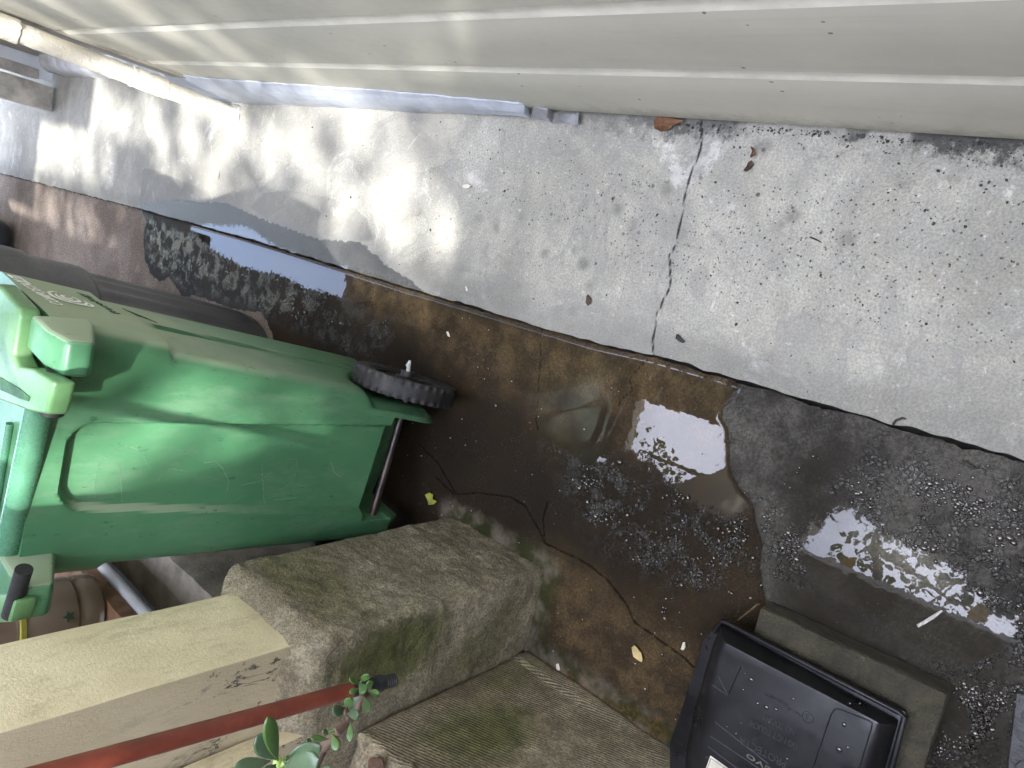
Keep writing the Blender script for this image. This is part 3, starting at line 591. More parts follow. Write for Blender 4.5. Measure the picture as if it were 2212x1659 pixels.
# axle and wheels
axR = gz(865, 903, .125); axL = gz(800, 1127, .158); axd = (axR - axL).normalized()
bm = bmesh.new(); tube(bm, [axL - axd * .10, axR + axd * .075], .0085, 16)
parts.append(obj('axle', bm, simple('axle_steel', (.10, .09, .085), .45, .3, 30, .3, 150, metal=.8, dirt=(.16, .07, .035), dirt_amt=.8)))
WR = .132
def wheel(cen):
    tyre = bmesh.new(); up = Vector((0, 0, 1)); up = (up - axd * up.dot(axd)).normalized(); fw = axd.cross(up); N = 144; rings = []
    prof = [(.088, -.018), (.100, -.022), (.113, -.0225), (.1195, -.021), (.1225, -.014), (.1238, -.010), (.124, 0), (.1238, .010), (.1225, .014), (.1195, .021), (.113, .0225), (.100, .022), (.088, .018)]
    for k in range(N):
        a = 2 * math.pi * k / N; row = []
        knob = 1 if (k % 4) < 2 else 0
        for j, (r, x) in enumerate(prof):
            rr = r + (.0042 if (knob and j in (3, 4, 8, 9)) else 0) ; xx = x * (1.06 if knob and j in (2, 3, 9, 10) else 1)
            row.append(tyre.verts.new(cen + axd * xx + (up * math.cos(a) + fw * math.sin(a)) * rr))
        rings.append(row)
    for i in range(N):
        A, B = rings[i], rings[(i + 1) % N]
        for j in range(len(prof) - 1): tyre.faces.new((A[j], A[j + 1], B[j + 1], B[j]))
        tyre.faces.new((A[-1], A[0], B[0], B[-1]))
    t = obj('tyre', tyre, BLK)
    rim = bmesh.new()
    def ringband(r0, r1, x0, x1, n=60):
        vs = [[rim.verts.new(cen + axd * x + (up * math.cos(a) + fw * math.sin(a)) * r) for (r, x) in ((r0, x0), (r1, x0), (r1, x1), (r0, x1))] for a in [2 * math.pi * k / n for k in range(n)]]
        for i in range(n):
            A, B = vs[i], vs[(i + 1) % n]
            for j in range(4): rim.faces.new((A[j], A[(j + 1) % 4], B[(j + 1) % 4], B[j]))
    ringband(.078, .092, -.016, .016); ringband(.011, .026, -.020, .020); ringband(.009, .0165, -.02, .033); ringband(.024, .080, -.003, .001)
    for k in range(6):
        a = 2 * math.pi * (k + .3) / 6; d = up * math.cos(a) + fw * math.sin(a); s = axd.cross(d)
        prism(rim, [cen + d * .022 + s * .007 - axd * .004, cen + d * .080 + s * .010 - axd * .004, cen + d * .080 - s * .010 - axd * .004, cen + d * .022 - s * .007 - axd * .004], axd * .016)
    rm = obj('rim', rim, simple('rim_plastic', (.035, .034, .035), .45, .3, 25, .2, 150, dirt=(.12, .11, .10), dirt_amt=.35))
    return t, rm
wc = axR + axd * .085; wc.z = WR + .001
wh = thing('wheel', 'x', 'x', tuple(wc)); del wh['label'], wh['category']
t1, r1 = wheel(wc)
bm = bmesh.new(); _p = wc + axd * .030; tube(bm, [_p, _p + axd * .012 + Vector((.001, 0, .003)), _p + axd * .019 + Vector((-.003, .002, .004)), _p + axd * .028 + Vector((.001, -.002, .006))], [.0052, .0045, .0062, .003], 9)
pin = obj('axle_cap_rag', bm, simple('white_rag', (.72, .72, .70), .8, .3, 200, .8, 300, .003)); put(wh, t1, r1, pin)
wc2 = axL - axd * .10; wc2.z = WR + .030
wh2 = wh.copy(); C.objects.link(wh2); wh2.location = wc2
for ch in (t1, r1):
    c = ch.copy(); C.objects.link(c); c.parent = wh2; c.matrix_parent_inverse = Matrix.Translation(-wc)
# writing on the side band
def side_pt(v, z, off=.0013): return Lw(ur(z) + .011 + off, v, z)
WHITE = simple('white_print', (.85, .88, .80), .6, .2, 80, 0); DGREEN = simple('dark_green_print', (.012, .065, .028), .6, .2, 60, 0)
def side_text(txt, size, v0, z0, v1, z1, mat, name='printed_words'):
    me = text_mesh(txt, size, .0003, .0002); o = bpy.data.objects.new(name, me); C.objects.link(o); me.materials.append(mat)
    xs = [vv.co.x for vv in me.vertices]; wdt = max(xs) - min(xs); a = side_pt(v0, z0); b = side_pt(v1, z1); k = (b - a).length / wdt
    me.transform(Matrix.Diagonal((k, 1, 1, 1))); up = side_pt(v0, z0 + .05) - side_pt(v0, z0); frame(o, (a + b) / 2, b - a, up); return o
tx = [side_text('COMPOSTABLES', .030, .172, .846, .318, .872, WHITE), side_text('Recology', .024, .200, .742, .300, .772, DGREEN)]
# swirl emblem
bm = bmesh.new()
def arc_band(cv, cz, r0, r1, a0, a1, w0, w1, n=26):
    prev = None
    for i in range(n + 1):
        t = i / n; a = a0 + (a1 - a0) * t; r = r0 + (r1 - r0) * t; w = w0 + (w1 - w0) * math.sin(math.pi * t)
        P = [bm.verts.new(side_pt(cv + (r + s * w) * math.cos(a), cz + (r + s * w) * math.sin(a))) for s in (-.5, .5)]
        if prev: bm.faces.new((prev[0], prev[1], P[1], P[0]))
        prev = P
arc_band(.236, .811, .030, .028, .3, 4.9, .001, .008); arc_band(.238, .811, .019, .017, .9, 5.6, .001, .007); arc_band(.240, .812, .008, .007, 0, 5.0, .003, .007)
arc_band(.222, .790, .014, .012, 2.6, 5.6, .001, .006)
r = bmesh.ops.extrude_face_region(bm, geom=list(bm.faces)); bmesh.ops.translate(bm, verts=[x for x in r['geom'] if isinstance(x, bmesh.types.BMVert)], vec=U * .0006)
tx.append(obj('swirl_emblem', bm, WHITE, smooth=False))
bm = bmesh.new()
for (v0, z0, v1, z1, w_) in ((.300, .690, .262, .672, .0022), (.292, .683, .255, .662, .001), (.286, .678, .25, .655, .001), (.275, .668, .243, .648, .0022)):
    a, b = Lw(ur(z0) + .0013, v0, z0), Lw(ur(z1) + .0013, v1, z1); prism(bm, [a, b, b + Vector((0, 0, w_)), a + Vector((0, 0, w_))], U * .0006)
tx.append(obj('moulded_mark', bm, DGREEN, smooth=False))
# chalky scratches in the rear recess
bm = bmesh.new(); random.seed(5)
def rec_pt(px, py):
    n_ = (U.cross(Vector(Wd * .08) + Vector((0, 0, 1)))); q = _hit(px, py, n_, Lw(0, vr(.5) + .0195, .5)); return q
SCR = [[(372 / 1 * .5 + 24, 1082 - 10 * 0)]]
def scr(L, w_=.0007):
    P = [rec_pt(*p) for p in lerp_px(L, max(8, int(len(L) * 7)))]
    for a, b in zip(P, P[1:]):
        if random.random() < .38: continue
        j = Vector((random.uniform(-1, 1), 0, random.uniform(-1, 1))) * .0010; d = (b - a).normalized().cross(Wd) * w_ * random.uniform(.3, 1)
        f = [a + j - d, b + j - d, b + j + d, a + j + d]; prism(bm, f, Wd * -.0004)
for L in ([(206, 1075), (202, 1045), (215, 1000), (240, 975), (275, 963), (305, 972), (317, 1005)], [(256, 1000), (262, 1050), (264, 1105)], [(238, 1095), (255, 1120), (290, 1128), (340, 1118), (390, 1108)],
          [(340, 1040), (350, 1020), (372, 1012), (400, 1018)], [(440, 1000), (465, 996), (480, 1010), (495, 1040), (490, 1062)], [(405, 1105), (430, 1112), (470, 1100), (500, 1085), (525, 1070)], [(520, 1048), (560, 1040), (585, 1020)],
          [(625, 992), (641, 990), (642, 1015), (630, 1045), (600, 1060)], [(590, 1080), (640, 1075)], [(715, 1000), (722, 1020), (735, 1030)], [(565, 1000), (570, 1080), (580, 1105), (620, 1108)]): scr(lerp_px(L, 40))
tx.append(obj('chalky_scratches', bm, simple('chalk_scratch', (.20, .33, .23), .8, .2, 60, 0), smooth=False))
put(gc, *parts, *tx); put(gc, wh, wh2); sl.parent = ld
# ---------------------------------------------------------------- concrete pier and painted post
def mossy(name, c0, c1, moss_box=None, rough_h=.004, scale=1.0, broom=False):
    n = NT(name); s = n.sep(); big = n.noise(3.5 * scale, 6, .7, dist=.7); med = n.noise(24, 6, .75); fine = n.noise(170, 4, .75)
    c = n.mix(n.ramp(big, .36, .64), c0, c1)
    c = n.mix(n.math('MULTIPLY', n.ramp(med, .44, .60), .8), n.mix(.42, c, (.07, .06, .045)), c)
    c = n.mix(n.math('MULTIPLY', n.ramp(fine, .40, .60), .9), n.mix(.5, c, (.04, .035, .025)), c)
    c = n.mix(n.math('MULTIPLY', n.ramp(n.noise(70, 5, .8, stretch=(1, 1, 2)), .68, .72), .8), c, (.52, .49, .42))
    if moss_box:
        m = None
        for (cx, cy, cz, rx, ry, rz, am) in moss_box:
            e = n.math('ADD', n.math('ADD', n.math('POWER', n.math('ABSOLUTE', n.math('DIVIDE', n.math('SUBTRACT', s[0], cx), rx)), 2), n.math('POWER', n.math('ABSOLUTE', n.math('DIVIDE', n.math('SUBTRACT', s[1], cy), ry)), 2)), n.math('POWER', n.math('ABSOLUTE', n.math('DIVIDE', n.math('SUBTRACT', s[2], cz), rz)), 2))
            e = n.math('ADD', e, n.math('MULTIPLY', n.math('SUBTRACT', n.noise(9, 6, .75), .5), 2.2)); v = n.math('MULTIPLY', n.ramp(e, 1.25, .2), am)
            m = v if m is None else n.math('MAXIMUM', m, v)
        c = n.mix(m, c, n.mix(n.ramp(med, .35, .6), (.045, .058, .010), (.105, .115, .022)))
    pit = n.math('MULTIPLY', n.ramp(n.vor(120), .16, .05), n.ramp(n.noise(14, 4), .45, .6)); c = n.mix(n.math('MULTIPLY', pit, .8), c, (.035, .03, .022))
    h = n.math('SUBTRACT', n.math('ADD', n.math('MULTIPLY', fine, .9), n.math('MULTIPLY', med, 1.7)), n.math('MULTIPLY', pit, .8))
    if broom:
        wv = n.t.nodes.new('ShaderNodeTexWave'); wv.inputs['Scale'].default_value = 46; wv.inputs['Distortion'].default_value = 2.2; wv.inputs['Detail'].default_value = 3; wv.inputs['Detail Scale'].default_value = 3; wv.bands_direction = 'Z'
        mp = n.t.nodes.new('ShaderNodeMapping'); mp.inputs['Rotation'].default_value = (R(-23), 0, 0); n.t.links.new(n.tc, mp.inputs[0]); n.t.links.new(mp.outputs[0], wv.inputs[0])
        wm = n.ramp(n.noise(5, 3), .35, .55)
        c = n.mix(n.math('MULTIPLY', n.math('MULTIPLY', n.ramp(wv.outputs['Fac'], .5, .15), wm), .13), c, (.10, .085, .055)); h = n.math('ADD', n.math('MULTIPLY', h, .6), n.math('MULTIPLY', n.math('MULTIPLY', wv.outputs['Fac'], wm), .32))
    n.set(Base_Color=c, Roughness=.9, Normal=n.bump(h, 1.0, rough_h * 1.4)); return n.m
PX = -.662
PCON = mossy('pier_concrete', (.34, .285, .175), (.58, .51, .35), [(-.74, .79, .42, .09, .06, .17, .85), (-.70, .95, .50, .12, .2, .08, .35), (-.80, .79, .15, .08, .05, .12, .5)])
bm = bmesh.new(); DX, DY, DZ = .40, .31, .62
def pierfn(p):
    x = PX - DX / 2 + p.x; y = .945 + p.y; z = DZ / 2 - .02 + p.z
    t = (z) / .6
    if p.z > DZ / 2 - .06:
        k = (p.z - (DZ / 2 - .06)) / .06
        cxx = min(1, (DX / 2 - p.x) / .05); cyy = min(1, (DY / 2 - abs(p.y)) / .05)
        z += .045 * k * max(0, min(cxx, cyy)) - .012 * k
    y += .006 * t * (1 if p.y > 0 else -1) * -1
    q = Vector((x, y, z)); a = .0045
    return q + Vector((a * n3(q, 9) + .0022 * n3(q, 38), a * n3(q, 9, 2) + .0022 * n3(q, 38, 3), a * n3(q, 8, 4) + .003 * n3(q, 30, 5))) + Vector((.0035, -.0035, 0)) * n3(q, 75, 6)
rbox(bm, (DX, DY, DZ), .013, .0085, pierfn)
tag(obj('concrete_pier', bm, PCON), 'rough concrete pier with a mossy side carrying the thick painted post', 'pier')
CREAM = NT('cream_paint'); _n = CREAM
_c = _n.mix(_n.ramp(_n.noise(5, 6, .7), .33, .67), (.66, .57, .36), (.80, .71, .48))
_c = _n.mix(_n.math('MULTIPLY', _n.ramp(_n.noise(26, 6, .8, stretch=(1, 1, .35)), .50, .66), .55), _c, (.40, .34, .22))
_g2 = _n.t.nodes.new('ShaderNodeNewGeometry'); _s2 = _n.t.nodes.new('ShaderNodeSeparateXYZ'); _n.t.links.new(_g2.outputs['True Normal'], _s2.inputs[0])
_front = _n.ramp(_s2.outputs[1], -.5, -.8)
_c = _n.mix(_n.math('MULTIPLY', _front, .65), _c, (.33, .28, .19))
_fl = _n.noise(16, 7, .8, dist=1.0, stretch=(1, 1, .55)); _z = _n.sep()
_fm = _n.math('MAXIMUM', _n.ramp(_fl, .675, .685), _n.math('MULTIPLY', _n.ramp(_fl, .575, .585), _n.math('MULTIPLY', _front, _n.ramp(_z[2], .86, .70))))
_c = _n.mix(_fm, _c, _n.mix(_n.ramp(_n.noise(90, 4), .4, .6), (.05, .045, .04), (.17, .155, .14)))
_n.set(Base_Color=_c, Roughness=_n.fmix(_fm, .5, .9), Normal=_n.bump(_n.math('SUBTRACT', _n.math('ADD', _n.noise(60, 5, .75, stretch=(1, 1, .3)), _n.math('MULTIPLY', _n.noise(240, 3), .4)), _n.math('MULTIPLY', _fm, .9)), .6, .0035))
def timber(name, x0, x1, y0, y1, z0, z1, mat, r=.007, lean=(0, 0), step=.02):
    bm = bmesh.new(); cx, cy, cz = (x0 + x1) / 2, (y0 + y1) / 2, (z0 + z1) / 2
    def fn(p):
        q = Vector((cx + p.x + lean[0] * (p.z + (z1 - z0) / 2), cy + p.y + lean[1] * (p.z + (z1 - z0) / 2), cz + p.z)); return q + Vector((.0012 * n3(q, 12), .0012 * n3(q, 12, 3), .003 * n3(q, 20, 5) if abs(p.z) > (z1 - z0) / 2 - .02 else 0))
    rbox(bm, (x1 - x0, y1 - y0, z1 - z0), r, step, fn); return obj(name, bm, mat)
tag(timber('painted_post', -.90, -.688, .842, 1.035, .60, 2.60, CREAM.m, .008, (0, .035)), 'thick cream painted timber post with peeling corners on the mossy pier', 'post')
# low porch wall facing the alley, running toward the viewer from the pier
WCON = mossy('wall_concrete', (.32, .26, .15), (.56, .48, .32), [(-.855, .66, .30, .05, .09, .15, .75), (-.855, .75, .1, .05, .05, .1, .4)], .003, broom=True)
bm = bmesh.new()
def wallfn(p):
    q = Vector((-.868 - .09 + p.x, .79 - .73 + p.y, .235 + p.z)); 
    if p.z > .22: q.z += .012 * n3(q, 12) + .006 * n3(q, 40); q.x += .008 * n3(q, 16, 2) + .004 * n3(q, 50, 2)
    if p.z < -.19: q.x += .012 * max(0, n3(q, 10, 4)) 
    return q + Vector((.0022 * n3(q, 14), 0, 0))
rbox(bm, (.18, 1.46, .50), .012, .010, wallfn)
tag(obj('porch_wall', bm, WCON), 'low concrete porch wall with ribbed mossy face below the red pole', 'wall')
bm = bmesh.new()
rbox(bm, (.16, 2.6, .52), .012, .03, lambda p: Vector((-.945 + p.x, 1.10 + 1.33 + p.y, .225 + p.z)) + Vector((.003 * n3(p, 20), 0, .004 * n3(p, 18, 2))))
tag(obj('rear_wall', bm, simple('pale_concrete', (.36, .32, .26), .9, .35, 14, .8, 120, .003)), 'pale pitted concrete wall top seen in the gap between cart and post', 'wall')
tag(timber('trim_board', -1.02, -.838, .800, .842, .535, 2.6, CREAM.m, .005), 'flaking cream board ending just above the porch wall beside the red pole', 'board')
DKW = simple('dark_timber', (.035, .028, .022), .9, .4, 20)
RWD = simple('reddish_timber', (.22, .115, .06), .75, .4, 30, .6, 120, .002)
dk = timber('porch_deck', -1.9, -.905, 1.24, 3.4, .612, .645, RWD, .003, step=.06); tag(dk, 'reddish brown wooden porch edge board under the clear tub', 'deck')
tag(timber('porch_back_wall', -2.0, -1.03, 1.06, 1.11, 0, .60, DKW, .003, step=.08), 'dark board closing the space under the porch', 'board')
bm = bmesh.new(); tube(bm, [(-.902, 1.12, .600), (-.902, 3.0, .600)], .0125, 18)
tag(obj('plastic_conduit', bm, simple('grey_white_pvc', (.50, .51, .52), .4, .12, 12)), 'thin white plastic conduit along the edge of the wooden porch', 'pipe')
# clear tub with yellow banded lid
jb = gz(214, 1292, .650)
jt = thing('clear_tub', 'clear plastic tub with a yellow label band between the cart and the post', 'tub', (jb.x - .03, jb.y + .03, .648))
CLR = NT('cloudy_plastic'); CLR.set(Base_Color=(.34, .27, .20), Roughness=.22, Transmission_Weight=.55, IOR=1.4, Alpha=1.0)
ja = Vector((jb.x - .035, jb.y + .03, .647)); jc = ja + Vector((0, 0, .21))
k1 = lathe('tub_wall', [(.060, 0), (.070, .004), (.074, .012), (.074, .040), (.071, .045), (.071, .05), (.076, .056), (.078, .15), (.073, .157), (.073, .165), (.070, .165), (.068, .05), (.05, .01)], CLR.m, ja, jc, 64)
k2 = lathe('label_band', [(.0735, .150), (.0795, .151), (.0795, .160), (.0735, .161)], simple('yellow_label', (.42, .38, .06), .5, .2, 40), ja, jc, 64, cap=False)
bm = bmesh.new(); st = []
for i in range(10):
    a = 2 * math.pi * i / 10; r_ = .013 if i % 2 == 0 else .006; th = -1.15 + r_ * math.sin(a) / .078; st.append(ja + Vector((.0785 * math.cos(th), .0785 * math.sin(th), .075 + r_ * math.cos(a))))
prism(bm, st, (.0012, -.0012, 0)); k3 = obj('star_mark', bm, simple('green_star_print', (.02, .07, .04), .5), smooth=False)
put(jt, k1, k2, k3)
# ---------------------------------------------------------------- red pole
RED = simple('red_paint', (.25, .058, .034), .38, .28, 16, .25, 90, .001, dirt=(.07, .04, .03), dirt_amt=.35)
q0 = gy(760, 1490, .715); q1 = gy(850, 1470, .715); q2 = gy(150, 1659, .700); q3 = q2 + (q2 - q0).normalized() * .9
rp = thing('red_pole', 'red painted metal pole with a black threaded tip in front of the post', 'pole', tuple(q1))
bm = bmesh.new(); tube(bm, [q0, q2, q3], .0120, 28); m1 = obj('shaft', bm, RED)
bm = bmesh.new(); dd = (q1 - q0).normalized(); Lp = (q1 - q0).length; pts = []; rad = []
for i in range(60):
    t = i / 59; pts.append(q0 - dd * .004 + dd * (Lp + .004) * t); th = t
    rad.append(.0122 if t < .55 else (.0122 + .0007 * (i % 2) if t < .72 else .0095 + .0012 * (1 if i % 3 else -.3)))
tube(bm, pts, rad, 20); m2 = obj('threaded_tip', bm, simple('black_cap', (.020, .021, .024), .45, .2, 30)); put(rp, m1, m2)
# ---------------------------------------------------------------- paver and bait box
PAV = mossy('paver_concrete', (.028, .026, .014), (.095, .084, .046), None, .004, 3.0) or simple('paver_concrete', (.085, .076, .045), .85, .45, 70, 1.0, 260, .004, dirt=(.022, .022, .011), dirt_amt=.7)
pa, pb, pc_ = gz(1642, 1312, .05), gz(2050, 1502, .05), gz(1986, 1670, .05)
e1 = (pb - pa); L1 = e1.length; e1.normalize(); e2 = Vector((e1.y, -e1.x, 0)); 
if e2.x > 0: e2 = -e2
L2 = .30; cen = pa + e1 * L1 / 2 + e2 * L2 / 2
bm = bmesh.new(); rbox(bm, (L1, L2, .056), .006, .006, lambda p: cen + e1 * p.x + e2 * p.y + Vector((.0012 * n3(p, 60), .0012 * n3(p, 60, 2), p.z - .028 + .0012 * n3(p, 90, 4))))
tag(obj('paver', bm, PAV), 'damp mossy square concrete paver lying under the black bait box', 'paver')
BX = NT('black_box_plastic'); _n = BX
_c = _n.mix(_n.ramp(_n.noise(9, 6, .7), .35, .65), (.007, .007, .0078), (.016, .0158, .0175)); _c = _n.mix(_n.math('MULTIPLY', _n.ramp(_n.noise(30, 6, .75), .58, .72), .55), _c, (.042, .041, .039))
_n.set(Base_Color=_c, Roughness=_n.ramp(_n.noise(13, 4), .35, .65, .26, .5), Specular_IOR_Level=.34, Normal=_n.bump(_n.noise(300, 3), .12, .001))
o0 = gz(1557, 1336, .060)
tb = thing('bait_box', 'black plastic rodent bait box with raised lettering on top of the paver', 'box', tuple(o0))
def loft(bm, secs, cap=True):
    rs = [[bm.verts.new(p) for p in s] for s in secs]; n = len(rs[0])
    for A, B in zip(rs, rs[1:]):
        for k in range(n): bm.faces.new((A[k], A[(k + 1) % n], B[(k + 1) % n], B[k]))
    if cap: bm.faces.new(rs[0][::-1]); bm.faces.new(rs[-1])
FLG = [(1557, 1338), (1530, 1370), (1514, 1392), (1497, 1452), (1472, 1530), (1447, 1603), (1446, 1660), (1452, 1760), (1800, 1900), (1900, 1740), (1930, 1660), (1960, 1552), (1955, 1538), (1940, 1530)]
bm = bmesh.new(); A_ = [gz(*p, .068) for p in FLG]; prism(bm, A_, (0, 0, -.010)); bevel(bm, .002, 2); x1 = obj('base_tray', bm, BX.m)
low = [(1562, 1347), (1545, 1385), (1525, 1450), (1503, 1530), (1484, 1620), (1480, 1740), (1790, 1860), (1880, 1740), (1912, 1660), (1942, 1556)]
top = [(1566, 1388), (1556, 1408), (1543, 1460), (1530, 1530), (1515, 1600), (1530, 1700), (1760, 1800), (1850, 1700), (1880, 1630), (1898, 1560)]
def inner(P, Q, t, z): 
    return [Vector((*(gz(*a, .070).lerp(gz(*b, .125), t)).xy, z)) for a, b in zip(P, Q)]
bm = bmesh.new(); loft(bm, [inner(low, top, 0, .066), inner(low, top, .04, .080), inner(low, top, .50, .112), inner(low, top, .82, .1215), inner(low, top, 1.0, .125)]); bevel(bm, .004, 2, 20); x2 = obj('lid', bm, BX.m)
# rolled rim along the long edge
bm = bmesh.new(); tube(bm, [gz(1542, 1366, .073), gz(1556, 1344, .074), gz(1566, 1343, .075), gz(1940, 1538, .075), gz(1954, 1549, .074), gz(1928, 1650, .073), gz(1900, 1740, .073)], .0042, 12); x3 = obj('rolled_rim', bm, BX.m)
ZTB = .1258
SEAM = simple('seam_plastic', (.006, .006, .007), .5); x4 = []
bm = bmesh.new(); tube(bm, [gz(*p, ZTB) for p in [(1742, 1700), (1795, 1543), (1803, 1533), (1812, 1532), (1875, 1556), (1884, 1562), (1882, 1574), (1850, 1680)]], .0011, 6); x4.append(obj('panel_seam', bm, SEAM))
for a, b in (((1535, 1590), (1640, 1660)), ((1529, 1612), (1600, 1665)), ((1524, 1634), (1580, 1680)), ((1545, 1560), (1660, 1650)), ((1552, 1462), (1572, 1502)), ((1572, 1502), (1600, 1440)), ((1572, 1502), (1540, 1480))):
    bm = bmesh.new(); tube(bm, [gz(*a, ZTB - .0008), gz(*b, ZTB - .0008)], .0012, 6); x4.append(obj('moulded_rib', bm, SEAM))
EMB = simple('embossed_plastic', (.034, .034, .037), .42, .2, 60, 0)
LET = simple('scuffed_plastic', (.12, .115, .10), .6, .4, 90, 0)
def box_text(txt, size, a, b, mat=EMB):
    """a, b: photo points where the line starts and ends; letters stand with their heads toward the viewer's left foot"""
    me = text_mesh(txt, size, .0005); o = bpy.data.objects.new('raised_words', me); C.objects.link(o); me.materials.append(mat)
    A, B = gz(*a, ZTB), gz(*b, ZTB); xs = [v.co.x for v in me.vertices]; k = (B - A).length / (max(xs) - min(xs)); me.transform(Matrix.Diagonal((k, 1, 1, 1)))
    frame(o, (A + B) / 2, B - A, Vector((0, 0, 1)).cross(B - A)); return o
tb_t = [box_text('NO TOCAR!', .0165, (1716, 1582), (1650, 1547)), box_text('DO NOT TOUCH!', .0165, (1722, 1612), (1619, 1560)), box_text('PROTECTA', .018, (1698, 1652), (1598, 1597)), box_text('evo', .017, (1668, 1668), (1612, 1632), LET),
        box_text('Bell Laboratories, Inc.', .0075, (1729, 1546), (1645, 1497)), box_text('PATENT PENDING', .004, (1702, 1523), (1664, 1502))]
bm = bmesh.new(); cc = gz(1744, 1550, ZTB)
pts = [cc + Vector((.0085 * math.cos(t), .0085 * math.sin(t), 0)) for t in [2 * math.pi * i / 24 for i in range(25)]]; tube(bm, pts, .0006, 6); tube(bm, [cc + Vector((-.005, 0, 0)), cc + Vector((.005, 0, 0))], .0006, 6); tube(bm, [cc + Vector((-.004, .003, 0)), cc + Vector((.004, .003, 0))], .0006, 6)
tb_t.append(obj('round_emblem', bm, EMB))
bm = bmesh.new(); s0, s1, s2 = gz(1535, 1632, ZTB + .001), gz(1522, 1668, ZTB + .001), gz(1580, 1664, ZTB + .001); prism(bm, [s0, s1, s1 + (s2 - s0) * 1.0, s2], (0, 0, .0008)); y1 = obj('paper_label', bm, simple('label_paper', (.62, .58, .48), .7, .15, 60), smooth=False)
bm = bmesh.new()
for a, b in ((s0.lerp(s1, .1) + (s2 - s0) * .06, s2 + (s1 - s0) * .1), (s0 + (s1 - s0) * .1 + (s2 - s0) * .06, s1 + (s2 - s0) * .06)): tube(bm, [a + Vector((0, 0, .001)), b + Vector((0, 0, .001))], .0005, 5)
y2 = obj('label_border', bm, EMB)
slots = []; HOLE = simple('hole_black', (.003, .003, .003), .9)
for (px, py, dx, dy) in ((1522, 1376, 7, 3), (1518, 1397, 3, 7), (1480, 1497, 0, 0), (1466, 1546, 0, 0), (1462, 1605, 7, 1), (1452, 1635, 3, 7)):
    c_ = gz(px, py, .0684); bm = bmesh.new()
    if dx: c_ = gz(px + 8, py + 2, .0684); u_ = (gz(px + 8 + dx, py + 2 + dy, .0684) - c_) * .7; v_ = Vector((-u_.y, u_.x, 0)) * .5; prism(bm, [c_ - u_ - v_, c_ + u_ - v_, c_ + u_ + v_, c_ - u_ + v_], (0, 0, .0006))
    else: tube(bm, [c_, c_ + Vector((0, 0, .0008))], .0042, 16)
    slots.append(obj('vent_slot', bm, HOLE, smooth=False))
put(tb, x1, x2, x3, *x4, *slots, y1, *tb_t); put(tb, y2)
# rain drops on the box
DROP = NT('water_drop'); DROP.set(Base_Color=(.02, .02, .022), Roughness=.02, IOR=1.8)
WAT = NT('water_bead'); WAT.set(Base_Color=(.03, .024, .017), Roughness=.03, IOR=1.9)
def dome(bm, c, r, h, n=10, m=4, sq=1.0, rot=0.):
    rings = []
    for j in range(m):
        a = (math.pi / 2) * j / m
        rings.append([bm.verts.new(c + Vector((math.cos(rot) * r * math.cos(a) * math.cos(t) - math.sin(rot) * r * sq * math.cos(a) * math.sin(t), math.sin(rot) * r * math.cos(a) * math.cos(t) + math.cos(rot) * r * sq * math.cos(a) * math.sin(t), h * math.sin(a)))) for t in [2 * math.pi * k / n for k in range(n)]])
    tp = bm.verts.new(c + Vector((0, 0, h)))
    for A, B in zip(rings, rings[1:]):
        for k in range(n): bm.faces.new((A[k], A[(k + 1) % n], B[(k + 1) % n], B[k]))
    for k in range(n): bm.faces.new((rings[-1][k], rings[-1][(k + 1) % n], tp))
    bm.faces.new(rings[0][::-1])
random.seed(11); bm = bmesh.new()
for (px, py, r_) in [(1622, 1468, .0045), (1636, 1520, .003), (1655, 1528, .0045), (1676, 1532, .004), (1713, 1510, .003), (1610, 1455, .002), (1605, 1490, .003), (1823, 1566, .004), (1812, 1620, .0045), (1831, 1615, .0028), (1857, 1520, .002), (1700, 1640, .0025), (1590, 1585, .0025), (1601, 1562, .002), (1570, 1570, .002), (1660, 1560, .002), (1836, 1470 + 50, .002)]: dome(bm, gz(px, py, ZTB - .0002), r_, r_ * .42, 14, 5, random.uniform(.6, 1), random.uniform(0, 3))
kind(tag(obj('rain_drops', bm, DROP.m), 'scattered rain drops beaded on the black bait box', 'water drops'), 'stuff')
# black rubber mat corner at the lower right edge
m0 = gz(2196, 1497, .012); MT = simple('mat_rubber', (.045, .045, .047), .5, .45, 40, .8, 160, .003)
bm = bmesh.new(); ea = (gz(2176, 1660, .012) - m0).normalized(); eb = Vector((ea.y, -ea.x, 0)); eb = eb if eb.y < 0 else -eb
dm = thing('rubber_mat', 'black moulded rubber mat with raised pads poking in at the lower right', 'mat', tuple(m0))
prism(bm, [m0, m0 + ea * .45, m0 + ea * .45 + eb * .4, m0 + eb * .4], (0, 0, -.016)); bevel(bm, .003); z1_ = obj('mat_base', bm, MT)
bm = bmesh.new()
for i in range(11):
    for j in range(9):
        c_ = m0 + ea * (.028 + i * .040) + eb * (.022 + j * .040 + (.02 if i % 2 else 0)); rr = .013
        prism(bm, [c_ + ea * rr * math.cos(t) * 1.1 + eb * rr * math.sin(t) for t in [2 * math.pi * k / 10 for k in range(10)]], (0, 0, .0035))
bevel(bm, .001, 1, 50); z2_ = obj('raised_pads', bm, MT); put(dm, z1_, z2_)

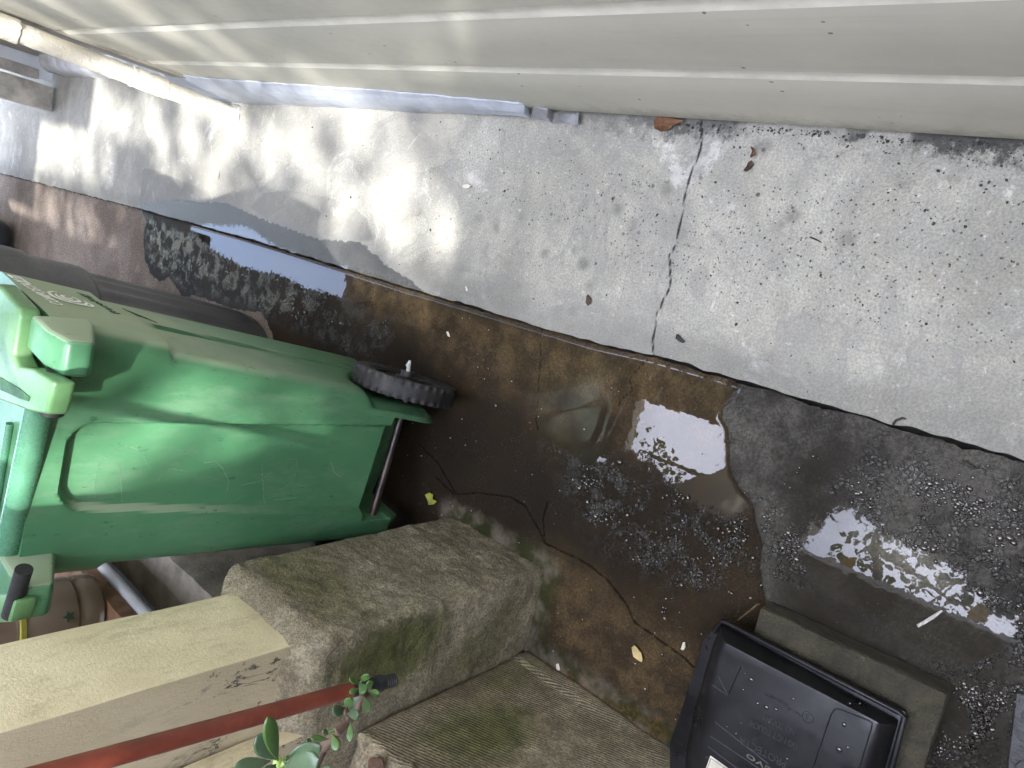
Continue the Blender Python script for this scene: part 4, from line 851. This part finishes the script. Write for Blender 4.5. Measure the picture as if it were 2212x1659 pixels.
# ---------------------------------------------------------------- roofs over the alley (they shade it and show in the puddles)
ROOF = simple('roof_soffit', (.30, .28, .24), .8, .25, 4, .3, 60)
pr = thing('porch_roof', 'dark porch roof over the painted post, above the photo frame', 'roof', (-1.8, .5, 2.6))
bm = bmesh.new(); prism(bm, [(-4.5, -4.5, 2.60), (-1.165, -4.5, 2.60), (-1.165, 5.0, 2.60), (-4.5, 5.0, 2.60)], (0, 0, .10)); g1 = obj('roof', bm, ROOF, smooth=False); put(pr, g1)
ev = thing('house_eave', 'eave of the house above the siding, above the photo frame', 'roof', (.5, .5, 2.72))
bm = bmesh.new(); prism(bm, [(.19, -4.5, 2.722), (4.5, -4.5, 2.722), (4.5, 9, 2.722), (.19, 9, 2.722)], (0, 0, .12)); g2 = obj('eave', bm, ROOF, smooth=False)
bm = bmesh.new(); prism(bm, [(.52, -4.5, 0), (4.4, -4.5, 0), (4.4, -1.41, 0), (.52, -1.41, 0)], (0, 0, 2.7)); g3 = obj('house_mass', bm, SHADE_TRIM, smooth=False); put(ev, g2, g3)
lb = thing('landing', 'timber landing bridging the alley overhead, above the photo frame', 'deck', (-.5, 3.4, 2.6))
bm = bmesh.new(); prism(bm, [(-1.098, 2.02, 2.60), (-.022, 2.02, 2.60), (-.022, 5.02, 2.60), (-1.098, 5.02, 2.60)], (0, 0, .10)); prism(bm, [(-.66, 1.40, 2.601), (-.023, 1.40, 2.601), (-.023, 2.018, 2.601), (-.66, 2.018, 2.601)], (0, 0, .098)); g4 = obj('deck', bm, ROOF, smooth=False); put(lb, g4)  # smaller slab added to block sky from part of the puddle mirror
cp = thing('rear_shade_roof', 'unseen roof added behind the viewer to shade the near end of the alley', 'roof', (-.5, -3, 2.6))
bm = bmesh.new(); prism(bm, [(-1.098, -4.5, 2.605), (-.022, -4.5, 2.605), (-.022, -1.05, 2.605), (-1.098, -1.05, 2.605)], (0, 0, .10)); g5 = obj('roof', bm, ROOF, smooth=False); put(cp, g5)  # added out of view to keep the sun off the near ground
BLOCKER = simple('blocker_paint', (.42, .38, .31), .8, .3, 6, .3, 60)
bm = bmesh.new(); prism(bm, [(-4.5, -4.45, 0), (.5, -4.45, 0), (.5, -4.40, 0), (-4.5, -4.40, 0)], (0, 0, 2.595)); tag(obj('rear_light_block', bm, BLOCKER, smooth=False), 'fence-like blocker added behind the viewer to cut low sky light, outside the frame', 'fence')  # added blocker, darkens faces turned toward the viewer
bm = bmesh.new(); prism(bm, [(-2.45, -4.39, 0), (-2.35, -4.39, 0), (-2.35, 4.9, 0), (-2.45, 4.9, 0)], (0, 0, 2.595)); tag(obj('porch_shade_wall', bm, BLOCKER, smooth=False), 'unseen wall added at the back of the porch to darken the left side', 'wall')  # added blocker, keeps light off the porch side
# ---------------------------------------------------------------- tree over the alley: dapples the sun and shows in the puddles
random.seed(3)
tr = thing('tree', 'leafy tree reaching over the alley, seen only mirrored in the puddles, with a crown shaped to dapple the sun', 'tree', (-3.2, -2.2, 0))
LEAF = NT('tree_leaf'); _g3 = LEAF.noise(1.5, 3); LEAF.set(Base_Color=LEAF.mix(LEAF.ramp(_g3, .35, .65), (.09, .13, .012), (.20, .22, .025)), Roughness=.5)
LEAFY = simple('yellow_leaf', (.55, .33, .02), .5, .2, 5, 0)
BARK = simple('bark', (.10, .08, .06), .9, .4, 12, .8, 40, .01)
def leaf_q(bm, c, s):
    d = Vector((random.uniform(-1, 1), random.uniform(-1, 1), random.uniform(-.45, .45))).normalized(); n = Vector((random.uniform(-.6, .6), random.uniform(-.6, .6), 1)).normalized(); t = d.cross(n).normalized()
    pts = [c - d * s, c - d * s * .3 + t * s * .42, c + d * s * .4 + t * s * .40, c + d * s, c + d * s * .4 - t * s * .40, c - d * s * .3 - t * s * .42]
    bm.faces.new([bm.verts.new(p) for p in pts])
SX, SY = -.30, -.86
BR = [[gz(x, y).xy for x, y in L] for L in ([(480, 225), (880, 240), (885, 330), (800, 420), (640, 380), (560, 400)], [(110, 200), (330, 200), (430, 400), (330, 440), (160, 410), (90, 330)], [(1100, 250), (1280, 240), (1250, 420), (1180, 470), (1060, 380)], [(900, 440), (1020, 430), (1060, 540), (950, 560)])]
def inside(P, x, y):
    c = False
    for (x1, y1), (x2, y2) in zip(P, P[1:] + P[:1]):
        if (y1 > y) != (y2 > y) and x < (x2 - x1) * (y - y1) / (y2 - y1) + x1: c = not c
    return c
BRP = [[(p.x, p.y) for p in P] for P in BR]
bm = bmesh.new(); cnt = 0  # leaf density shaped so sun falls in chosen ground patches
while cnt < 4300:
    z = random.uniform(4.2, 5.6); gx_, gy_ = random.uniform(-1.1, .8), random.uniform(-.3, 5.2)
    d = .95 if gy_ < 1.3 or noise.noise(Vector((gx_ * 2.2, gy_ * 2.2, 1))) > -.22 else .12
    if inside(BRP[2], gx_, gy_): d = .62
    elif inside(BRP[3], gx_, gy_): d = .8
    elif any(inside(P, gx_, gy_) for P in BRP): d = .5 if not inside(BRP[1], gx_, gy_) else .6
    # light reaching the upper part of the cart
    bx, by = gx_ + SX * -.8, gy_ + SY * -.8
    if -.62 < gx_ - .24 < -.15 and .9 < gy_ - .69 < 1.45: d = .45
    _k = 1 + z / H; _px, _py = (gx_ + SX * z) / _k, (gy_ + SY * z) / _k
    if -.40 < _px < -.20 and -.10 < _py < .75 and random.random() < .93: cnt += .25; continue
    if random.random() > d: continue
    leaf_q(bm, Vector((gx_ + SX * z, gy_ + SY * z, z)), random.uniform(.04, .075)); cnt += 1
crn = obj('dapple_crown', bm, LEAF.m, smooth=False)
def refl(px, py, z):
    g_ = gz(px, py); k = 1 + z / H; return Vector((g_.x * k, g_.y * k, z))
bm = bmesh.new()
BL = [(1405, 975, 26, 26, 60), (1440, 1010, 30, 20, 50), (1395, 1030, 20, 20, 30), (1500, 1078, 14, 8, 14), (1590, 1068, 12, 9, 18), (1365, 940, 14, 18, 20),
      (1885, 1195, 26, 18, 60), (1900, 1160, 20, 12, 36), (1930, 1215, 36, 24, 70), (1975, 1255, 26, 18, 40), (1850, 1165, 20, 14, 26), (2010, 1210, 22, 14, 30), (2040, 1250, 20, 14, 26), (2060, 1290, 24, 10, 20), (1800, 1205, 20, 8, 16), (1985, 1305, 20, 14, 24)]
for px, py, sx_, sy_, n in BL:
    for _ in range(int(n * .62)):
        z = random.uniform(3.2, 3.9); leaf_q(bm, refl(random.gauss(px, sx_ * .75), random.gauss(py, sy_ * .75), z), random.uniform(.016, .036))
lf = obj('low_foliage', bm, LEAF.m, smooth=False)
bm = bmesh.new()
for px, py, sx_, sy_, n in [(2118, 1322, 16, 9, 30), (1832, 1216, 10, 4, 6)]:
    for _ in range(n): leaf_q(bm, refl(random.gauss(px, sx_ * .5), random.gauss(py, sy_ * .5), random.uniform(3.2, 3.6)), random.uniform(.03, .05))
lfy = obj('yellow_foliage', bm, LEAFY, smooth=False)
bm = bmesh.new()
for L, r_ in (([(1400, 985), (1470, 1010), (1520, 1030), (1590, 1048), (1640, 1060)], .022), ([(1880, 1180), (1990, 1250), (2060, 1300), (2160, 1330)], .016), ([(2000, 1310), (2050, 1270), (2090, 1245)], .008), ([(2010, 1320), (2060, 1300), (2100, 1300)], .006), ([(2020, 1330), (2030, 1280), (2020, 1240)], .006), ([(1520, 1085), (1540, 1050), (1560, 1030)], .005), ([(1530, 1085), (1555, 1055), (1575, 1045)], .004)):
    tube(bm, [refl(x, y, 3.55) for x, y in L], r_, 6)
tube(bm, [(-3.2, -2.2, -.1), (-3.15, -2.1, 2.0), (-3.0, -1.7, 3.4), (-2.4, -1.4, 4.4), (-1.6, -1.2, 5.0)], [.17, .14, .11, .07, .04], 12)
tube(bm, [(-3.05, -1.8, 3.2), (-2.6, -.8, 3.7), (-2.0, .3, 3.7), refl(1880, 1180, 3.55)], [.07, .05, .035, .02], 8); tube(bm, [(-2.4, -1.4, 4.4), (-2.2, -2.6, 5.0), (-1.9, -3.4, 5.2)], [.05, .04, .02], 8)
tk = obj('trunk', bm, BARK); put(tr, crn, lf, lfy, tk)
# ---------------------------------------------------------------- jade plants in the foreground
JG = NT('jade_leaf'); _n = JG
_n.set(Base_Color=_n.mix(_n.ramp(_n.noise(30, 4), .3, .7), (.045, .10, .024), (.085, .165, .042)), Roughness=.38, Subsurface_Weight=.12, Subsurface_Radius=(.01, .02, .004), Normal=_n.bump(_n.noise(260, 3), .15, .0006))
JD = NT('jade_leaf_grey'); _n = JD
_n.set(Base_Color=_n.mix(_n.ramp(_n.noise(22, 4), .3, .7), (.05, .088, .045), (.082, .135, .07)), Roughness=.34, Subsurface_Weight=.12, Subsurface_Radius=(.01, .02, .004), Normal=_n.bump(_n.noise(200, 3), .15, .0006))
STM = simple('jade_stem', (.13, .085, .06), .75, .3, 60, .6, 200, .001)
def cpx(x, y): return (439 + x * .2232, 1371.5 + y * .2232)
def jleaf(a, b, wd, d0, d1, mat, tilt=0., cup=.12, name='leaf'):
    """succulent leaf from its base photo point a to its tip b, at distances d0, d1 (m), width wd in crop units"""
    A, B = gd(*cpx(*a), d0), gd(*cpx(*b), d1); ax = (B - A); L = ax.length; ax.normalize()
    view = (A - Vector((0, 0, H))).normalized(); sd_ = ax.cross(view).normalized(); nn = sd_.cross(ax).normalized()
    if nn.dot(view) > 0: nn = -nn
    sd2 = sd_ * math.cos(tilt) + nn * math.sin(tilt); nn = nn * math.cos(tilt) - sd_ * math.sin(tilt)
    W = wd * .2232 / F * d0 / max(.35, math.cos(tilt)) / 2
    bm = bmesh.new(); m, k = 16, 12; rings = []
    for i in range(m + 1):
        t = i / m; w_ = W * (math.sin(math.pi * min(1, t ** 1.45 * .985)) ** .62 if 0 < t < 1 else 0) ; w_ = max(w_, W * .10 * (1 - t) + .0001)
        th = min(w_ * .35, .0024) + .0004; c_ = A + ax * L * t + nn * (cup * L * (t * t - .3 * t))
        rings.append([bm.verts.new(c_ + sd2 * w_ * math.cos(q) + nn * (th * math.sin(q) + .12 * w_ * math.cos(q) ** 2)) for q in [2 * math.pi * j / k for j in range(k)]])
    for P, Q in zip(rings, rings[1:]):
        for j in range(k): bm.faces.new((P[j], P[(j + 1) % k], Q[(j + 1) % k], Q[j]))
    bm.faces.new(rings[0][::-1]); bm.faces.new(rings[-1])
    return obj(name, bm, mat)
D = .74
jt1 = thing('jade_plant', 'thin brown jade stem with small green leaves crossing the black pole tip', 'plant', tuple(gd(*cpx(1100, 1200), D)), 'jade plants in the foreground')
P_ = []
bm = bmesh.new(); SP = [(1060, 1290), (1155, 1095), (1240, 1000), (1300, 930), (1400, 850), (1440, 790), (1500, 700), (1545, 610), (1530, 520), (1518, 462)]
def jit(L): return [gd(*cpx(*p), D + .01 * math.sin(i * 1.7)) for i, p in enumerate(L)]
tube(bm, jit(SP), [.0062, .0058, .0054, .0050, .0046, .0042, .0040, .0036, .0026, .0016], 10)
tube(bm, jit([(1430, 820), (1388, 760), (1375, 690)]), [.0042, .0032, .002], 8); tube(bm, jit([(1545, 600), (1600, 560), (1620, 520)]), [.003, .0022, .0016], 8); tube(bm, jit([(1230, 1010), (1212, 960)]), [.003, .0018], 8)
P_.append(obj('stem', bm, STM))
for a, b, wd, mt, tl, dz in [((1515, 468), (1402, 425), 62, 0, .5, -.004), ((1522, 455), (1608, 370), 70, 0, .3, .0), ((1520, 470), (1582, 578), 96, 0, .1, -.02), ((1612, 530), (1602, 432), 74, 0, .3, 0), ((1618, 545), (1710, 548), 48, 0, .6, 0), ((1508, 515), (1412, 570), 60, 0, .3, 0),
        ((1615, 555), (1694, 602), 24, 0, .9, .01), ((1545, 590), (1412, 700), 96, 1, .1, .02), ((1560, 600), (1602, 755), 92, 0, .2, 0), ((1380, 705), (1432, 585), 92, 0, .15, -.01), ((1372, 705), (1240, 765), 112, 1, .1, -.01), ((1395, 765), (1525, 765), 104, 1, .2, -.01),
        ((1428, 840), (1425, 1036), 66, 0, .35, 0), ((1212, 965), (1146, 918), 54, 1, .2, -.01), ((1208, 965), (1268, 905), 50, 0, .5, -.01), ((1215, 1010), (1035, 1000), 62, 0, .5, 0), ((1252, 965), (1300, 1120), 80, 0, .3, 0), ((1060, 1065), (935, 1085), 52, 1, .4, .01), ((1060, 1050), (985, 1020), 56, 1, .2, -.01)]:
    P_.append(jleaf(a, b, wd, D - .012 + dz, D - .02 + dz * 2, (JG.m, JD.m)[mt], tl))
put(jt1, *P_)
D2 = .50
jt2 = thing('jade_plant', 'large fleshy grey green jade rosette nearest the viewer at the bottom edge', 'plant', tuple(gd(*cpx(720, 1240), D2)), 'jade plants in the foreground')
P_ = []
bm = bmesh.new(); tube(bm, [gd(*cpx(*p), D2 + .01) for p in [(700, 1420), (715, 1320), (722, 1240), (725, 1190)]], [.0045, .0042, .0036, .0026], 10)
tube(bm, [gd(*cpx(*p), D2 + .01) for p in [(722, 1270), (760, 1250), (790, 1230)]], [.003, .0024, .002], 8); P_.append(obj('stem', bm, simple('jade_young_stem', (.30, .42, .10), .5, .2, 60)))
for a, b, wd, mt, tl, dz in [((722, 1215), (590, 785), 150, 0, .55, -.02), ((700, 1205), (505, 960), 205, 1, .15, -.02), ((650, 1220), (296, 1300), 140, 1, .45, .0), ((770, 1235), (1165, 1045), 165, 1, .35, .01), ((780, 1290), (1150, 1190), 235, 1, .1, -.03), ((795, 1225), (812, 1150), 46, 0, .2, .01), ((700, 1255), (600, 1370), 130, 1, .2, -.01), ((1130, 1300), (1270, 1290), 60, 1, .3, .0)]:
    P_.append(jleaf(a, b, wd, D2 + dz, D2 - .015 + dz, (JG.m, JD.m)[mt], tl, .10))
put(jt2, *P_)
# ---------------------------------------------------------------- things lying about
def curled_leaf(name, pts, mat, z0, label, amp=.008, vein=True, group='dry leaves and scraps lying about', cat='leaf', sub=8):
    """flat outline in photo points laid on height z0 and curled upward at the rim"""
    Q = [gz(x, y, z0) for x, y in pts]; c = sum(Q, Vector()) / len(Q); bm = bmesh.new(); rings = [[bm.verts.new(c + Vector((0, 0, .0015)))]]
    n = len(Q)
    for j in range(1, sub + 1):
        t = j / sub; row = []
        for i, q in enumerate(Q):
            p = c.lerp(q, t); p.z = z0 + .001 + amp * t * t * (.5 + .5 * math.sin(i * 2.4 + len(label))) + amp * .25 * n3(p, 90); row.append(bm.verts.new(p))
        rings.append(row)
    for i in range(n): bm.faces.new((rings[0][0], rings[1][i], rings[1][(i + 1) % n]))
    for A, B in zip(rings[1:], rings[2:]):
        for i in range(n): bm.faces.new((A[i], B[i], B[(i + 1) % n], A[(i + 1) % n]))
    r = bmesh.ops.extrude_face_region(bm, geom=list(bm.faces)); bmesh.ops.translate(bm, verts=[v for v in r['geom'] if isinstance(v, bmesh.types.BMVert)], vec=(0, 0, .0007))
    return tag(obj(name, bm, mat), label, cat, group)
BRL = simple('dry_brown_leaf', (.20, .095, .045), .65, .4, 60, .6, 250, .001, dirt=(.05, .03, .02), dirt_amt=.7)
curled_leaf('dry_leaf', [(1428, 258), (1450, 257), (1480, 263), (1462, 276), (1445, 282), (1432, 287), (1420, 281), (1414, 272), (1421, 265)], BRL, .006, 'folded brown dry leaf tucked under the siding', .016)
curled_leaf('dry_leaf', [(1624, 318), (1632, 322), (1634, 334), (1627, 345), (1622, 338), (1627, 328)], BRL, .004, 'small curled brown leaf lying above a dark crumb on the walkway', .010)
curled_leaf('dry_leaf', [(1617, 352), (1626, 348), (1630, 356), (1624, 366), (1613, 372), (1606, 368), (1616, 362)], simple('rotted_leaf', (.06, .035, .022), .8, .4, 60), .003, 'dark rotted crumb just below the small curled leaf', .006)
curled_leaf('dry_leaf', [(1268, 640), (1273, 636), (1279, 645), (1278, 657), (1272, 661), (1266, 654)], simple('bark_chip', (.075, .045, .032), .8, .4, 60), .002, 'dark brown bark flake alone in the middle of the walkway', .005, cat='bark')
curled_leaf('dry_leaf', [(1462, 722), (1468, 722), (1474, 730), (1482, 738), (1478, 742), (1468, 738), (1461, 731)], simple('black_leaf_bit', (.035, .032, .028), .8, .4, 60), .002, 'black leaf scrap lying just above the joint', .004)
curled_leaf('fresh_leaf', [(922, 1068), (930, 1064), (937, 1068), (938, 1077), (944, 1083), (940, 1089), (929, 1090), (925, 1081)], simple('yellow_green_leaf', (.30, .33, .05), .5, .3, 40), -.004, 'torn yellow green leaf on the wet floor by the cart', .006)
curled_leaf('seed_pod', [(1366, 1398), (1372, 1393), (1379, 1398), (1386, 1410), (1391, 1424), (1388, 1429), (1380, 1426), (1371, 1416), (1367, 1407)], simple('straw_leaf', (.52, .40, .17), .55, .25, 60, dirt=(.12, .07, .03)), -.004, 'straw yellow almond shaped leaf on the brown wet floor', .005, cat='leaf')
curled_leaf('dry_leaf', [(800, 1640), (812, 1632), (826, 1636), (834, 1642), (838, 1656), (826, 1668), (806, 1664), (798, 1652)], simple('rust_leaf', (.13, .07, .045), .75, .4, 60), .49, 'russet crumpled leaf on the broken top of the porch wall', .010)
CHP = simple('paint_chip_paint', (.66, .62, .50), .6, .15, 60)
def chip(L, z0, label, cat='paint chip', mat=None, h=.0018):
    bm = bmesh.new(); Q = [gz(x, y, z0) for x, y in L]; vs = prism(bm, Q, (0, 0, h)); vs[0].co.z += .002; vs[len(L) // 2].co.z += .002; return tag(obj('paint_chip', bm, mat or CHP, smooth=False), label, cat, 'pale paint chips lying about')
chip([(1202, 1434), (1207, 1433), (1211, 1445), (1208, 1448), (1203, 1445)], -.004, 'white paint chip on the dark floor beside the pier foot')
chip([(1476, 1387), (1480, 1387), (1481, 1398), (1477, 1404), (1471, 1402), (1474, 1394)], -.004, 'white paint chip between the straw leaf and the bait box')
chip([(1005, 400), (1012, 398), (1019, 402), (1014, 407), (1006, 408), (1000, 404)], .002, 'cream crumb of paint on the walkway below the flashing', h=.004)
chip([(1006, 621), (1007, 618), (1010, 622), (1011, 628), (1008, 629)], .002, 'tiny white flake in the middle of the walkway')
chip([(965, 717), (968, 716), (972, 722), (972, 728), (968, 726)], -.004, 'pinkish white flake on the tan wet floor above the wheel')
bm = bmesh.new(); Q = [gx(x, y, -.852) for x, y in ((889, 1494), (900, 1481), (909, 1480), (905, 1490), (895, 1497))]; prism(bm, Q, (.0035, 0, 0)); tag(obj('paint_chip', bm, CHP, smooth=False), 'cream paint chip stuck on the mossy ribbed wall face', 'paint chip', 'pale paint chips lying about')
def twig(L, z0, r, label, mat):
    bm = bmesh.new(); tube(bm, [gz(x, y, z0 + r) + Vector((0, 0, .002 * (i % 2))) for i, (x, y) in enumerate(L)], [r] * (len(L) - 1) + [r * .5], 7); return tag(obj('twig', bm, mat), label, 'twig', 'twigs lying about')
TW = simple('twig_bark', (.045, .038, .03), .85, .4, 80)
twig([(1929, 917), (1936, 908), (1950, 903), (1958, 905)], .002, .0022, 'curved dark twig lying across the joint at the right', TW)
twig([(2078, 998), (2090, 1000), (2098, 1008), (2108, 1012), (2115, 1006)], -.001, .0022, 'bent black twig on the grey wet patch at the right', TW)
twig([(1983, 1352), (2000, 1342), (2020, 1330), (2036, 1318)], -.003, .0028, 'pale frosted stick on the dark floor above the paver', simple('pale_stick', (.55, .52, .48), .6, .3, 150, .8, 300, .003))
twig([(1594, 1340), (1612, 1326), (1636, 1306), (1642, 1304)], .02, .0022, 'wet stick leaning on the corner of the paver', simple('wet_stick', (.10, .07, .04), .15, .4, 80))
twig([(1166, 1342), (1160, 1360), (1152, 1378), (1150, 1396)], .001, .0012, 'thin curved twig beside the foot of the pier', TW)
twig([(1750, 512), (1764, 518), (1775, 524)], .002, .0014, 'short straight twig left of the long crack', TW)
# loose grit on the walkway and floor
def scatter(name, n, fn, mats, label, seed, cat='grit'):
    random.seed(seed); bm = bmesh.new(); k = 0
    while k < n:
        px, py, s, z0 = fn()
        if px is None: continue
        c = gz(px, py, z0); a = random.uniform(0, math.pi); el = random.uniform(.35, .9); m = random.randint(4, 6)
        pts = [c + Vector((math.cos(a) * s * math.cos(t) * random.uniform(.7, 1.2) - math.sin(a) * s * el * math.sin(t), math.sin(a) * s * math.cos(t) * random.uniform(.7, 1.2) + math.cos(a) * s * el * math.sin(t), 0)) for t in [2 * math.pi * i / m for i in range(m)]]
        v = prism(bm, pts, (0, 0, s * random.uniform(.25, .7)));  k += 1
    return kind(tag(obj(name, bm, mats, smooth=False), label, cat), 'stuff')
def jline(px): 
    xs = [p[0] for p in JOINT]; ys_ = [p[1] for p in JOINT]; return float(np.interp(px, xs, ys_))
def f_walk():
    px = random.uniform(600, 2230); t = (px - 600) / 1600; cy_ = 470 + 60 * math.sin(px / 210.) - 60 * max(0, px - 1500) / 700; py = random.gauss(cy_, 75) if random.random() < .75 else random.uniform(260, 900)
    if py > jline(px) - 6 or py < 262 + (px - 1400) * .05: return None, 0, 0, 0
    if random.random() > .25 + .75 * t or noise.noise(Vector((px / 45, py / 35, 4))) < random.uniform(-.25, .35): return None, 0, 0, 0
    return px, py, abs(random.gauss(0, .0011)) + .0005, .002
scatter('dark_grit', 760, f_walk, simple('dark_grit', (.045, .042, .034), .85, .5, 90), 'scattered dark grit and leaf crumbs across the walkway', 4)
def f_edge():
    px = random.uniform(1480, 2230); py = 258 + (px - 1400) * .066 + abs(random.gauss(0, 14)) * (1.6 if noise.noise(Vector((px / 90, 0, 0))) > 0 else .5); return px, py, abs(random.gauss(0, .0016)) + .0005, .002
scatter('edge_dirt', 300, f_edge, simple('black_soil', (.03, .028, .024), .9, .5, 90, dirt=(.2, .19, .17)), 'crumbs of black dirt gathered along the foot of the siding', 6, 'dirt')
def f_floor():
    px = random.uniform(600, 2230); py = random.uniform(480, 1640)
    if py < jline(px) + 8: return None, 0, 0, 0
    return px, py, abs(random.gauss(0, .0009)) + .0005, -.005
scatter('pale_grit', 260, f_floor, simple('pale_grit', (.42, .38, .30), .8, .3, 90), 'pale sand grains scattered over the wet floor', 8)
# beads and bubbles standing on the water film
random.seed(21); bm = bmesh.new(); BUBP = [[(p[0], p[1]) for p in P] for P in BUB]; PATP = [(p[0], p[1]) for p in PATCH[0]]; k = 0; tries = 0
POOLP = [[(p[0], p[1]) for p in P] for P in POOL]
CL = [(random.uniform(300, 2230), random.uniform(470, 1640)) for _ in range(260)]
while k < 1300 and tries < 120000:
    tries += 1; cx_, cy_ = random.choice(CL); px, py = random.gauss(cx_, 22), random.gauss(cy_, 16); c = gz(px, py, 0)
    if py < jline(px) + 6: continue
    inb = any(inside(P, c.x, c.y) for P in BUBP); inp = any(inside(P, c.x, c.y) for P in POOLP)
    if not inb and (random.random() > .06 or px < 760): continue
    if inp and random.random() > .10: continue
    z0 = -.002 if inside(PATP, c.x, c.y) else -.0065
    r_ = min(.0068, .0008 + random.expovariate(1 / .0013)); dome(bm, Vector((c.x, c.y, z0)), r_, r_ * .6, 10, 4, random.uniform(.6, 1), random.uniform(0, 3)); k += 1
kind(tag(obj('water_beads', bm, WAT.m), 'beads and bubbles of rainwater on the wet concrete floor', 'water drops'), 'stuff')
